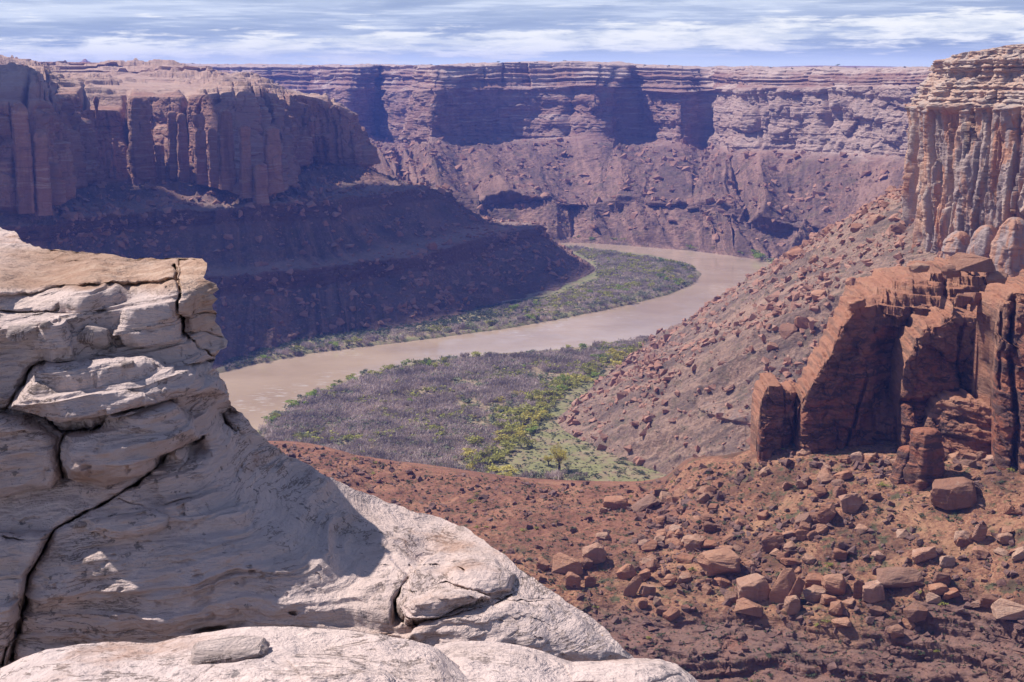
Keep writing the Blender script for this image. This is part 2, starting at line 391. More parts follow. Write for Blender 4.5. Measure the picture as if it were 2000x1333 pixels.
def water_material():
    m = bpy.data.materials.new('muddy_river_water'); m.use_nodes = True
    T = NT(m.node_tree); co = T.node('ShaderNodeTexCoord').outputs['Object']
    n = T.noise(co, 0.012, 4, 0.6)
    c = T.ramp(n, [(0.35, (0.37, 0.265, 0.185)), (0.65, (0.48, 0.355, 0.255))])
    r1 = T.noise(T.vmul(co, (0.10, 0.30, 1)), 1.0, 6, 0.7)
    r2 = T.noise(T.vmul(co, (0.6, 1.1, 1)), 1.0, 4, 0.6)
    patch = T.maprange(T.noise(co, 0.02, 3, 0.6), 0.45, 0.62, 0.15, 1.0)
    bp = T.node('ShaderNodeBump', {'Height': T.math('MULTIPLY', T.math('ADD', r1, T.math('MULTIPLY', r2, 0.4)), patch), 'Strength': 0.5, 'Distance': 0.22})
    foam = T.noise(T.vmul(co, (0.09, 0.45, 1)), 1.0, 5, 0.62)
    ff = T.math('MULTIPLY', T.maprange(foam, 0.56, 0.63), T.maprange(T.noise(co, 0.011, 3, 0.6), 0.5, 0.6))
    c = T.mix(T.math('MULTIPLY', ff, 0.6), c, (0.7, 0.66, 0.64))
    bs = T.node('ShaderNodeBsdfPrincipled', {'Base Color': c, 'Roughness': 0.10, 'Normal': bp.outputs[0], 'Specular IOR Level': 0.5, 'IOR': 1.33})
    T.node('ShaderNodeOutputMaterial', {0: bs.outputs[0]}); return m
M['water'] = water_material()

# ------------------------------------------------------------------ terrain: FAR WALL
def strata_disp(z, seed, L, warp):
    """per-layer protrusion of bedding -1..1"""
    zz = (z + warp) / L
    i = np.floor(zz); f = zz - i
    z0 = np.zeros_like(i, dtype=np.int32)
    a = _h(i.astype(np.int32), z0, z0, seed); b = _h(i.astype(np.int32) + 1, z0, z0, seed)
    return a + (b - a) * sm(f, 0.72, 1.0)

def cliff_disp(P, s, seed, L, amp, sl, sa, groove, fl=14.0, fa=0.35):
    """outward displacement of a jointed, bedded cliff"""
    x, y, z = P[..., 0], P[..., 1], P[..., 2]
    S = s[:, None] + 0.10 * L * fbm(x / (L * 1.1), y / (L * 1.1), z / (L * 1.1), 3, seed + 5)
    r, d, m = joints(S, L, seed)
    r2, d2, m2 = joints(S * 1.0 + 3, L * 0.31, seed + 9)
    col = r * amp + (1 - np.abs(m) ** 5) * amp * 0.35 + (r2 * 0.32 + (1 - np.abs(m2) ** 4) * 0.16) * amp * 0.6
    on = sm(fbm(x / (L * 2), y / (L * 2), z / (L * 1.5), 2, seed + 60), -0.25, 0.25)
    g = -groove * np.exp(-(d / (0.035 * L)) ** 2) * (0.35 + 0.65 * on) - groove * 0.35 * np.exp(-(d2 / (0.02 * L)) ** 2) * on
    flu = ridged(x / fl, y / fl, z / (fl * 7), 4, seed + 21) * amp * fa
    st = strata_disp(z, seed + 2, sl, 0.35 * sl * fbm(x / (sl * 6), y / (sl * 6), z / (sl * 8), 3, seed + 31)) * sa
    st2 = strata_disp(z, seed + 4, sl * 0.3, 0.2 * sl * fbm(x / (sl * 4), y / (sl * 4), z / (sl * 4), 2, seed + 35)) * sa * 0.45
    fine = fbm(x / 5.0, y / 5.0, z / 3.0, 4, seed + 41, 0.6) * amp * 0.22
    return col + g + flu + st + st2 + fine, r

def facets(u, v, seed, tilt=0.9, gap=0.0, gw=0.06):
    """broken rock faces: planar cells with their own offset and tilt, in cell units"""
    u = np.asarray(u, np.float32) + 0.22 * vn(u * 1.7, v * 1.7, 0 * u, seed + 1); v = np.asarray(v, np.float32) + 0.22 * vn(u * 1.7 + 9, v * 1.7, 0 * u, seed + 2)
    iu, iv = np.floor(u).astype(np.int32), np.floor(v).astype(np.int32)
    b1 = np.full(u.shape, 9.0, np.float32); b2 = b1.copy(); val = np.zeros_like(b1)
    for a in (-1, 0, 1):
        for b in (-1, 0, 1):
            cu, cv = iu + a, iv + b; o = np.zeros_like(cu)
            du = u - (cu + 0.5 + 0.42 * _h(cu, cv, o, seed)); dv = v - (cv + 0.5 + 0.42 * _h(cu, cv, o, seed + 7)); d = du * du + dv * dv
            w = d < b1; b2 = np.where(w, b1, np.minimum(b2, d)); b1 = np.where(w, d, b1)
            val = np.where(w, _h(cu, cv, o, seed + 11) + tilt * (du * _h(cu, cv, o, seed + 13) + dv * _h(cu, cv, o, seed + 17)), val)
    if gap: val = val - gap * np.exp(-((np.sqrt(b2) - np.sqrt(b1)) / gw) ** 2)
    return val
def band(kc, a, b, e=0.12):
    return sm(kc, a - e, a + e) * (1 - sm(kc, b - e, b + e))

def talus_disp(P, s, t, seed, ga=3.5, gl=26.0, ba=1.6):
    x, y, z = P[..., 0], P[..., 1], P[..., 2]
    S = s[:, None] + 9 * fbm(x / 60, y / 60, z / 60, 2, seed)
    g = ridged(S / gl, 0 * S + t * 1.1, 0 * S, 2, seed + 3) * ga
    b = fbm(x / 14, y / 14, z / 14, 5, seed + 5, 0.62) * ba
    rr = np.maximum(0, fbm(x / 5.0, y / 5.0, z / 5.0, 3, seed + 8) - 0.12) * ba * 1.6
    return g + b + rr

GRIDS = {}
def make_far():
    # lines: 0 plateau far, 1 plateau, 2 rim, 3 top of main cliff, 4 cliff base, 5 ledge top, 6 ledge base, 7 foot, 8 under
    def st(px_r, d_r, px_b, d_b, yb, ledge, foot, ytop=134, yc=176, dback=1.0):
        rim = D(px_r, ytop, d_r)
        plat = np.array([rim[0] * 1.25, rim[1] * 1.25 + 80, rim[2] + 1.0])
        far = np.array([rim[0] * 2.2, 5000.0, 207.5])
        top = D(px_b + (px_r - px_b) * 0.5, yc, d_b + (d_r - d_b) * 0.35)
        base = D(px_b, yb, d_b)
        f = Z(*foot, 2.5); u = f + np.array([0, -25, -9])
        l0 = D(ledge[0], ledge[1], f[1] + 84); l1 = D(ledge[0], ledge[1] + 14, f[1] + 77)
        return [far, plat, rim, top, base, l0, l1, f, u]
    S = [
        st(-700, 3100, -700, 3000, 255, (-500, 372), (-400, 466)),
        st(100, 3050, 100, 2980, 255, (100, 372), (200, 466), 128, 178),
        st(450, 3000, 440, 2900, 255, (450, 372), (500, 466), 130, 178),
        st(600, 2900, 600, 2820, 258, (620, 375), (700, 467), 131, 178),
        st(690, 2760, 672, 2600, 262, (720, 376), (790, 468), 131, 172),
        st(745, 2830, 742, 2740, 265, (745, 378), (830, 468), 131, 176),
        st(805, 2680, 800, 2560, 285, (800, 378), (860, 469), 132, 178),
        st(842, 2250, 832, 2130, 268, (850, 384), (900, 469), 133, 176),
        st(930, 2290, 930, 2210, 266, (930, 388), (960, 470), 128, 172),
        st(1040, 2320, 1045, 2225, 268, (1060, 388), (1060, 470), 125, 172),
        st(1165, 2310, 1165, 2170, 266, (1130, 392), (1120, 469), 126, 168),
        st(1230, 2340, 1240, 2245, 270, (1210, 398), (1200, 472), 130, 176),
        st(1330, 2310, 1330, 2165, 278, (1290, 404), (1280, 478), 133, 182),
        st(1390, 2310, 1385, 2215, 285, (1370, 412), (1360, 485), 135, 178),
        st(1450, 2120, 1440, 1950, 290, (1440, 424), (1440, 495), 136, 172),
        st(1560, 1990, 1560, 1860, 294, (1520, 432), (1500, 508), 138, 172),
        st(1680, 1880, 1680, 1760, 300, (1600, 445), (1540, 528), 138, 170),
        st(1790, 1790, 1790, 1680, 305, (1680, 460), (1580, 555), 137, 168),
        st(1920, 1690, 1900, 1590, 310, (1800, 470), (1640, 585), 136, 168),
        st(2150, 1560, 2120, 1480, 320, (2000, 500), (1800, 610), 136, 168),
        st(2500, 1450, 2450, 1400, 330, (2300, 520), (2100, 640), 136, 168),
    ]
    P, kc, s, nr = loft(S, 1500, [14, 40, 90, 170, 130, 26, 90, 12],
                        wob=[(0, 1), (0, 1), (30, 120), (16, 110), (20, 100), (40, 95), (38, 95), (14, 60), (0, 1)],
                        stairs={2: (5, 0.42), 3: (2.0, 0.9)}, seed=100, ref=4, conc={4: 1.35})
    K = kc[None, :] + 0 * s[:, None]
    w_cl = band(K, 3, 4.02, 0.05); w_up = band(K, 2, 3, 0.04); w_ta = sm(K, 3.95, 4.2) * (1 - sm(K, 7.6, 8)); w_le = band(K, 5, 6, 0.1)
    dc, r = cliff_disp(P, s, 110, 95.0, 8.0, 22.0, 2.2, 9.0, fl=38.0, fa=0.55)
    du, _ = cliff_disp(P, s, 130, 40.0, 7.0, 8.0, 4.0, 6.0, fl=20.0)
    # alcoves: broad scooped arches in the main cliff
    t = (K - 3)
    arch = np.maximum(0, fbm(P[..., 0] / 70, P[..., 1] / 70, P[..., 2] / 45, 2, 141) - 0.2) * 30 - 3.5 * facets(s[:, None] / 34 + 0 * t, P[..., 2] / 26, 142, 1.0, 0.5) - 1.6 * facets(s[:, None] / 11 + 0 * t, P[..., 2] / 8, 143, 1.0, 0.4)
    arch = arch * 1.0
    h = w_cl * (dc - arch) + w_up * du + w_le * cliff_disp(P, s, 150, 24.0, 4.0, 5.0, 1.5, 4.0)[0]
    P[..., :2] += nr[:, None, :] * h[..., None]
    td = talus_disp(P, s[:] , K, 160, 0.0, 62.0, 4.5)
    Sk = s[:, None] - 55 * K + 22 * fbm(P[..., 0] / 120, P[..., 1] / 120, 0 * K, 2, 161)
    td = td + 21 * ridged(Sk / 115.0, 0 * K + K * 0.2, 0 * K, 3, 162, 0.4) * sm(K, 3.98, 4.5)
    P[..., 2] += td * w_ta * (1 - 0.5 * w_le) * (1 - sm(K, 6.7, 7.2) * 0.85)
    # slickrock domes and knobs on the plateau
    x, y, z = P[..., 0], P[..., 1], P[..., 2]
    up = sm(K, 0.2, 0.9) * (1 - sm(K, 2.0, 2.3))
    P[..., 2] += up * (np.maximum(0, fbm(x / 90, y / 60, 0 * x, 5, 170)) * 9 + fbm(x / 20, y / 9, 0 * x, 3, 171) * 1.5)
    pale = np.clip(up * 0.9 + w_up * sm(fbm(x / 40, y / 40, z / 12, 3, 180), 0.0, 0.35) * 0.9 + w_cl * sm(x, 260, 330) * 0.55, 0, 1)
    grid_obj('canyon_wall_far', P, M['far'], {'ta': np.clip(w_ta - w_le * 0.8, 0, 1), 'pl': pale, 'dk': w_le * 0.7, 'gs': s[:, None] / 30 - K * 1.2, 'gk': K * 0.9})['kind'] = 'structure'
    GRIDS['far'] = (P, K)
make_far()

# ------------------------------------------------------------------ terrain: LEFT WALL and its benches
def make_left():
    # lines: 0 plateau back, 1 upper knobs foot, 2 rim, 3 cliff base, 4 bench edge, 5 bench foot, 6 low bench edge, 7 low bench foot, 8 foot, 9 under
    def st(back, knob, rim, base, b1, b1f, b2, b2f, foot):
        rows = [D(*back), D(*knob), D(*rim), D(*base) if base[2] > 400 else Z(*base), Z(*b1), Z(*b1f), Z(*b2), Z(*b2f), Z(*foot)]
        rows[4][2] += 5; rows[6][2] += 5
        rows.append(rows[-1] + np.array([8, -22, -9]))
        return rows
    S = [
        st((-700, 118, 1900), (-450, 150, 1250), (-420, 190, 1000), (-420, 440, 95), (-420, 500, 84), (-420, 525, 75), (-420, 640, 40), (-420, 665, 31), (-420, 830, 2.5)),
        st((-260, 118, 1900), (-180, 150, 1280), (-150, 190, 1050), (-150, 412, 104), (-150, 468, 88), (-150, 494, 79), (-150, 620, 40), (-150, 645, 31), (-150, 800, 2.5)),
        st((-40, 120, 1900), (20, 150, 1300), (10, 192, 1085), (20, 405, 106), (20, 458, 90), (20, 482, 80), (20, 608, 40), (20, 632, 31), (20, 785, 2.5)),
        st((60, 121, 1900), (85, 152, 1330), (72, 196, 1110), (86, 398, 106), (95, 450, 89), (95, 474, 80), (110, 600, 40), (110, 624, 31), (110, 775, 2.5)),
        st((110, 121, 1950), (110, 158, 1480), (104, 186, 1300), (125, 362, 107), (150, 440, 87), (150, 463, 78), (180, 590, 40), (180, 614, 31), (180, 765, 2.5)),
        st((200, 123, 2000), (185, 160, 1560), (180, 182, 1370), (200, 350, 107), (230, 432, 86), (230, 452, 77), (260, 575, 40), (260, 599, 31), (260, 752, 2.5)),
        st((300, 126, 2050), (290, 163, 1600), (285, 186, 1400), (300, 350, 106), (330, 426, 86), (330, 446, 77), (350, 562, 40), (350, 586, 31), (350, 736, 2.5)),
        st((400, 131, 2100), (390, 168, 1600), (392, 186, 1400), (400, 352, 105), (430, 421, 86), (430, 442, 77), (440, 556, 40), (440, 580, 31), (440, 712, 2.5)),
        st((450, 150, 1900), (445, 170, 1620), (450, 180, 1380), (470, 374, 101), (500, 416, 86), (500, 438, 77), (520, 548, 40), (520, 571, 31), (520, 688, 2.5)),
        st((490, 152, 1900), (490, 172, 1650), (500, 182, 1420), (520, 376, 101), (560, 411, 86), (560, 434, 76), (600, 538, 40), (600, 561, 31), (600, 668, 2.5)),
        st((530, 180, 1850), (535, 182, 1680), (545, 184, 1500), (555, 330, 107), (622, 406, 85), (622, 432, 75), (680, 528, 40), (680, 552, 31), (690, 652, 2.5)),
        st((560, 182, 1850), (570, 183, 1720), (585, 186, 1530), (595, 318, 107), (650, 403, 85), (652, 434, 73), (735, 519, 40), (738, 543, 31), (770, 643, 2.5)),
        st((600, 188, 1850), (610, 189, 1740), (622, 192, 1560), (640, 318, 107), (700, 396, 82), (702, 410, 77), (822, 510, 39), (826, 534, 30), (880, 622, 2.5)),
        st((640, 196, 1860), (650, 199, 1760), (662, 206, 1570), (676, 320, 107), (790, 386, 80), (795, 399, 75), (880, 493, 38), (884, 516, 29), (960, 598, 2.5)),
        st((655, 205, 1880), (665, 207, 1780), (686, 218, 1590), (696, 322, 106), (850, 378, 78), (858, 393, 72), (990, 465, 37.5), (996, 487, 28.5), (1090, 568, 2.5)),
        st((655, 210, 1900), (665, 215, 1820), (688, 232, 1640), (700, 322, 105), (880, 382, 74), (890, 398, 67), (1050, 456, 37), (1058, 476, 28.5), (1150, 536, 2.5)),
        st((650, 215, 1950), (660, 220, 1860), (680, 240, 1700), (694, 318, 105), (880, 380, 72), (895, 396, 66), (1062, 455, 36.5), (1072, 470, 28.5), (1160, 523, 2.5)),
        st((630, 215, 2000), (640, 220, 1950), (660, 240, 1800), (680, 312, 105), (850, 376, 70), (860, 390, 64), (1040, 446, 36), (1050, 458, 28.5), (1110, 492, 2.5)),
        st((500, 215, 2150), (520, 220, 2100), (540, 240, 2000), (560, 305, 104), (700, 366, 68), (710, 376, 62), (900, 430, 36), (910, 442, 28.5), (980, 474, 2.5)),
    ]
    P, kc, s, nr = loft(S, 1500, [190, 90, 190, 60, 40, 90, 40, 110, 12],
                        wob=[(0, 1), (10, 60), (6, 45), (6, 45), (12, 60), (11, 60), (12, 50), (11, 50), (4, 50), (0, 1)],
                        stairs={0: (4, 0.4)}, seed=300, ref=3, conc={3: 2.2, 5: 2.8, 7: 1.3})
    K = kc[None, :] + 0 * s[:, None]
    w_cl = band(K, 2, 3.02, 0.06); w_ta = sm(K, 2.95, 3.2) * (1 - sm(K, 8.5, 9)); w_l1 = band(K, 4, 5, 0.12); w_l2 = band(K, 6, 7, 0.12)
    w_le = np.clip(w_l1 + w_l2, 0, 1)
    dc, r = cliff_disp(P, s, 310, 42.0, 6.0, 15.0, 1.4, 9.0, fl=12.0, fa=0.22)
    dl, _ = cliff_disp(P, s, 330, 17.0, 2.6, 4.0, 1.4, 2.5, fl=9.0)
    # the lower half of the cliff steps out as aprons and pilasters
    t = np.clip(K - 2, 0, 1)
    Sp = s[:, None] + 1.5 * fbm(P[..., 0] / 20, P[..., 1] / 20, P[..., 2] / 30, 3, 345)
    ap = 0
    for L_, sd_, pr, thr in ((19.0, 347, 9.0, 0.0), (11.0, 349, 6.0, 0.1)):
        rp_, dp_, mp_ = joints(Sp, L_, sd_)
        rq_, _, _ = joints(Sp + 0.01, L_, sd_ + 50)
        hcol = 0.52 - 0.44 * rp_                         # where the column starts, measured from the rim
        on = (rp_ > thr - 0.35) * 1.0
        rnd_ = np.sqrt(np.clip(1 - np.abs(mp_) ** 3, 0, 1))
        ap = ap + on * pr * (0.4 + 0.6 * rnd_) * sm(t, hcol - 0.01 + 0.10 * (1 - rnd_), hcol + 0.03 + 0.10 * (1 - rnd_))
    # broad alcove
    fc = facets(s[:, None] / 14 + 0 * K, P[..., 2] / 22, 351, 1.0, 0.5) * 2.6 + facets(s[:, None] / 5 + 0 * K, P[..., 2] / 7, 352, 1.0, 0.4) * 1.1
    h = w_cl * (dc + ap + fc) + w_le * (dl + facets(s[:, None] / 6 + 0 * K, P[..., 2] / 3.5, 353, 1.0, 0.5) * 1.6)
    P[..., :2] += nr[:, None, :] * h[..., None]
    x, y, z = P[..., 0], P[..., 1], P[..., 2]
    # uneven tops of the columns
    S2 = s[:, None] + 4.2 * fbm(x / 46, y / 46, z / 46, 3, 315)
    rc, dcx, mc = joints(S2, 42.0, 310)
    low = (np.maximum(0, -rc) * 16 + 14 * np.exp(-(dcx / 3.0) ** 2)) * (1 - sm(K, 2.15, 2.75)) * sm(K, 1.5, 2.0) * sm(s, 60, 160)[:, None]
    P[..., 2] -= low
    td = talus_disp(P, s, K, 360, 3.6, 34.0, 3.6)
    zq = P[..., 2]
    for L_, a_ in ((9.0, 1.0), (3.6, 0.8)):
        qq = (zq + 0.5 * L_ * fbm(x / (7 * L_), y / (7 * L_), 0 * x, 3, 365)) / L_; ff = qq - np.floor(qq)
        P[..., 2] += w_ta * (1 - w_le) * a_ * L_ * 0.55 * (sm(ff, 0.62, 1.0) - ff) * sm(fbm(x / 70, y / 70, zq / 30, 3, 366), 0.0, 0.25) * (1 - sm(K, 7.7, 8.2))
    P[..., 2] += td * w_ta * (1 - 0.6 * w_le) * (1 - sm(K, 7.7, 8.2) * 0.8) * (1 - 0.55 * band(K, 5.5, 6.0, 0.2))
    # layered slickrock knobs above the rim
    up = sm(K, 0.0, 0.15) * (1 - sm(K, 1.7, 2.0))
    kn = np.maximum(0, fbm(x / 75, y / 75, 0 * x, 4, 370, 0.55) + 0.05)
    kz = kn * 30 * (1 - sm(s, 900, 1150)[:, None]) + 1.0 * fbm(x / 14, y / 14, z / 3, 3, 371)
    q = kz / 3.0; kz = kz + 3.0 * (sm(q - np.floor(q), 0.55, 1.0) - (q - np.floor(q))) * 0.9
    P[..., 2] += up * kz
    for L_ in (7.0, 2.6):
        qq = (P[..., 2] + 0.4 * L_ * fbm(x / 60, y / 60, 0 * x, 3, 374)) / L_; ff = qq - np.floor(qq)
        P[..., 2] += up * L_ * 0.4 * (sm(ff, 0.6, 1.0) - ff)
    pale = np.clip(up * 0.75 + w_cl * (1 - sm(K, 2.0, 2.06)) * 0.9 + 0.35 * up * sm(fbm(x / 18, y / 18, z / 3, 3, 380), 0.0, 0.2), 0, 1)
    pale = np.clip(pale + 0.45 * band(K, 5.55, 5.97, 0.12) + 0.35 * band(K, 3.5, 3.97, 0.15), 0, 1)  # flat bench tops tinted paler, painting in the extra skylight they catch
    tal = np.clip(w_ta - 0.85 * w_le, 0, 1)
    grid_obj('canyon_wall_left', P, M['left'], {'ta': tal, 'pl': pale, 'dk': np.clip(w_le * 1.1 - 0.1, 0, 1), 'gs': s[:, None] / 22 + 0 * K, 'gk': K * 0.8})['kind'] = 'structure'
    GRIDS['left'] = (P, K)
make_left()

SPIRES = [  # px, top, base, width, label, knob
 (340, 217, 335, 17, 'slender rock spire, left one of a close pair before the shaded cliff', 0), (359, 221, 345, 18, 'blunt rock spire, right one of a close pair before the shaded cliff', 0),
 (393, 223, 345, 19, 'spire with a heavy rounded head left of the tallest spire', 1), (418, 251, 350, 17, 'short spire squeezed left of the tallest spire', 0),
 (444, 212, 355, 25, 'tallest and widest spire in the middle of the shaded row', 0), (481, 243, 372, 19, 'spire with a dark knob right of the tallest spire', 1),
 (509, 318, 386, 24, 'low stepped stump at the right foot of the spire row', 0), (534, 247, 360, 27, 'broad squat tower right of the spire row', 0),
 (313, 281, 345, 17, 'small stub of rock left of the close pair of spires', 0), (259, 291, 352, 14, 'thin short pillar at the foot of the big square pillar', 0),
 (277, 187, 345, 37, 'big square-topped pillar standing out of the left cliff', 0), (190, 188, 245, 9, 'balanced rock on a thin stem at the cliff rim', 2),
 (50, 202, 400, 27, 'massive tall pillar near the left edge of the photo', 0), (86, 252, 404, 25, 'lower pillar beside the massive one near the left edge', 0)]
def stack(name, base, top, R, i, knob, mat, shear=0.0, flat=1.0):
        H = top[2] - base[2]
        nu, nv = 64, 110; a = np.linspace(0, 2 * math.pi, nu); v = np.linspace(0, 1, nv)
        A, Vv = np.meshgrid(a, v, indexing='ij')
        prof = 1.25 - 0.32 * Vv + 0.10 * n1(Vv * 6 + i * 3.1, 90 + i)
        if knob == 1: prof = prof * (1 - 0.28 * np.exp(-((Vv - 0.80) / 0.05) ** 2)) + 0.12 * np.exp(-((Vv - 0.92) / 0.06) ** 2)
        if knob == 2: prof = 0.35 + 0.3 * (1 - Vv) + 0.75 * np.exp(-((Vv - 0.86) / 0.11) ** 2)
        cap = np.sqrt(np.clip(1 - np.clip((Vv - 0.93) / 0.07, 0, 1) ** 2, 0, 1)); cap = np.sqrt(np.clip(1 - np.clip((Vv - 0.35) / 0.65, 0, 1) ** 2.2, 0, 1)) if knob == 3 else cap; rr = R * prof * (0.04 + 0.96 * cap)
        sq = 1.0 / np.maximum(np.abs(np.cos(A)), np.abs(np.sin(A))) ** 0.6
        Q = np.stack([base[0] + rr * sq * np.cos(A + 0.4) + shear * H * Vv, base[1] + 0.2 * R + flat * rr * sq * np.sin(A + 0.4), base[2] - 4 + (H + 4) * Vv], -1)
        x, y, z = Q[..., 0], Q[..., 1], Q[..., 2]; f_ = min(1.0, H / 30.0)
        dr = facets(A * 1.1 + 0.2 * Vv, z / (9 * f_), 95 + i, 1.1, 0.5) * 0.13 * R + strata_disp(z, 97 + i, 5.0 * f_, 1.2 * fbm(x / 6, y / 6, z / 6, 2, 98)) * 0.06 * R + ridged(x / (5 * f_), y / (5 * f_), z / (22 * f_), 3, 99 + i) * 0.12 * R
        dr = dr * (0.3 + 0.7 * cap); Q[..., 0] += dr * np.cos(A + 0.4); Q[..., 1] += dr * np.sin(A + 0.4); Q[-1] = Q[0]
        return grid_obj(name, Q, mat, {'ta': 0 * z, 'pl': 0 * z}, flip=True)
def make_spires():
    P, K = GRIDS['left']; X, Y, f = proj(P); m0 = (K > 2.0) & (K < 4.0)
    for i, (px, ty, by, w, lab, knob) in enumerate(SPIRES):
        ok = m0 & (np.abs(X - px) < w * 0.6) & (np.abs(Y - (by - 12)) < 14)
        d = float(P[..., 1][ok].min()) if ok.any() else 1350.0
        if knob == 2: d += 2
        base = D(px, by + 6, d); top = D(px, ty, d)
        tag(stack('rock_spire', base, top, w * 0.5 * d / FPX * 1.02, i, knob, M['left']), lab, 'rock spire')
make_spires()

# ------------------------------------------------------------------ terrain: RIGHT TALUS and BUTTE
def butte_stations():
    # lines: 0 base (in the talus) .. used separately for cliff and talus
    base = [D(2900, 760, 440), D(2500, 660, 520), D(2250, 590, 585), D(2060, 545, 640), D(1950, 520, 668), D(1860, 505, 690), D(1803, 492, 712),
            D(1793, 430, 745), D(1790, 372, 800), D(1815, 345, 900), D(1880, 330, 1030), D(2060, 320, 1180), D(2400, 320, 1300)]
    return base
def make_butte():
    base = butte_stations()
    top_y = [-60, 20, 60, 88, 90, 92, 100, 108, 116, 124, 128, 130, 130]
    led_y = [60, 120, 160, 190, 200, 205, 205, 200, 190, 180, 175, 170, 170]
    S = []
    for i, b in enumerate(base):
        px, py, f = proj(b); px = float(px); d = b[1]
        n = base[min(i + 1, len(base) - 1)][:2] - base[max(i - 1, 0)][:2]; n = np.array([-n[1], n[0]]); n /= np.linalg.norm(n)
        if n[0] > 0: n = -n
        # n points toward the canyon (left)
        def at(yy, inset):
            p = np.array([b[0] - n[0] * inset, b[1] - n[1] * inset]); z = CAM_Z - p[1] * ((SP - (666.5 - yy) / FPX * CP) / (CP + (666.5 - yy) / FPX * SP))
            return np.array([p[0], p[1], z])
        back = at(top_y[i] - 2, 120); back[2] = at(top_y[i], 14)[2] + 1
        dome = at(top_y[i] - 9, 34)
        under = np.array([b[0] + n[0] * 3, b[1] + n[1] * 3, b[2] - 22])
        S.append([back, dome, at(top_y[i] + 6, 13), at(led_y[i] - 45, 6), at(led_y[i], 1.5), at(led_y[i] + 18, 1), b, under])
    P, kc, s, nr = loft(S, 1300, [30, 26, 90, 70, 20, 330, 30],
                        wob=[(0, 1), (4, 30), (5, 26), (5, 30), (4, 30), (4, 34), (4, 34), (4, 34)],
                        stairs={1: (3, 0.5), 2: (3, 0.5), 3: (3, 0.55)}, seed=500, ref=6)
    K = kc[None, :] + 0 * s[:, None]
    w_up = band(K, 1, 4.6, 0.1); w_cl = sm(K, 4.4, 4.7)
    dc, r = cliff_disp(P, s, 511, 24.0, 5.5, 17.0, 0.15, 13.0, fl=14.0, fa=0.10)
    d3 = joints(s[:, None] + 2.0 * fbm(P[..., 0] / 9, P[..., 1] / 9, P[..., 2] / 30, 3, 512), 7.0, 513, 0.48)
    brk = sm(fbm(P[..., 0] / 10, P[..., 1] / 10, P[..., 2] / 26, 2, 514), -0.15, 0.2)
    dc = dc + (d3[0] * 2.3 - 3.0 * np.exp(-(d3[1] / 0.4) ** 2) * 1.8) * brk - dc * 0.3 + np.maximum(0, fbm(P[..., 0] / 8, P[..., 1] / 8, P[..., 2] / 24, 3, 515)) * -3.0
    du, _ = cliff_disp(P, s, 530, 19.0, 2.6, 4.2, 2.6, 2.2, fl=7.0)
    sw = s[:, None] + 0 * K
    dc = dc + facets(sw / 7.5, P[..., 2] / 30, 516, 1.2, 0.45, 0.04) * 2.0 + facets(sw / 2.6, P[..., 2] / 9, 517, 1.1, 0.15) * 0.6 + 3.0 * (1 - sm(K, 4.6, 5.5))
    du = du + facets(sw / 5, P[..., 2] / 3.2, 518, 1.0, 0.7) * 1.5
    h = w_cl * dc + w_up * (1 - w_cl) * du
    x, y, z = P[..., 0], P[..., 1], P[..., 2]
    # spalled slabs: the lower wall carries big flakes
    fk = np.maximum(0, fbm(x / 9, y / 9, z / 60, 2, 545)) * 6 * sm(K, 5.2, 5.8)
    P[..., :2] += nr[:, None, :] * (h + fk)[..., None]
    P[..., 2] += (1 - sm(K, 1.6, 2.2)) * fbm(x / 14, y / 14, 0 * x, 4, 550) * 1.6
    P[..., 2] += w_up * fbm(x / 6, y / 6, z / 6, 3, 551) * 0.8
    x, y, z = P[..., 0], P[..., 1], P[..., 2]
    pale = np.clip(w_up * (1 - w_cl) * 0.6 + w_cl * sm(fbm(x / 9, y / 9, z / 70, 3, 560), 0.05, 0.3) * 0.5, 0, 1)
    o = grid_obj('sandstone_butte', P, M['butte'], {'ta': 0 * K, 'pl': pale})
    tag(o, 'tall sunlit butte with fluted orange wall and pale ledgy cap at right edge', 'butte')
    GRIDS['butte'] = (P, K)

    feet = [Z(1560, 1010, 2.0), Z(1460, 985, 2.0), Z(1380, 960, 2.2), Z(1290, 925, 2.4), Z(1180, 880, 2.5), Z(1095, 822, 2.5), Z(1150, 762, 2.5),
            Z(1215, 712, 2.0), Z(1288, 657, 1.0), np.array([205, 1270, 1.0]), np.array([262, 1420, 1.0]), np.array([330, 1500, 2.0]), np.array([450, 1500, 2.0])]
    S = []
    for i, (b, f) in enumerate(zip(base, feet)):
        top = b + np.array([22, 6, 12.0]); 
        if i > 6: top = b + np.array([30, 25, 14.0])
        c1 = b * 0.70 + f * 0.30; c2 = b * 0.38 + f * 0.62; c3 = b * 0.14 + f * 0.86
        c1 = c1 + np.array([0, 0, 2.5]); c2 = c2 + np.array([0, 0, 0.5]); c3 = c3 + np.array([0, 0, -3.0])
        u = f + (f - c3) * 0.5; u[2] = -7
        S.append([top, b, c1, c2, c3, f, u])
    P, kc, s, nr = loft(S, 1100, [24, 190, 190, 140, 90, 20],
                        wob=[(0, 1), (0, 1), (3, 60), (6, 60), (8, 60), (6, 70), (0, 1)], seed=600, ref=3)
    K = kc[None, :] + 0 * s[:, None]
    td = talus_disp(P, s, K * 0.8, 610, 5.0, 30.0, 2.4)
    P[..., 2] += td * (1 - sm(K, 4.5, 5.1)) * sm(K, 0.9, 1.5)
    P[..., 2] += fbm(P[..., 0] / 3, P[..., 1] / 3, 0 * K, 3, 630) * 0.35
    # a few outcropping ledges
    x, y, z = P[..., 0], P[..., 1], P[..., 2]
    le = band(z + 3 * fbm(x / 30, y / 30, 0 * x, 3, 640), 33, 37, 0.8) * sm(fbm(x / 60, y / 60, 0 * x, 2, 641), 0.0, 0.2)
    P[..., 0] -= le * 3.0
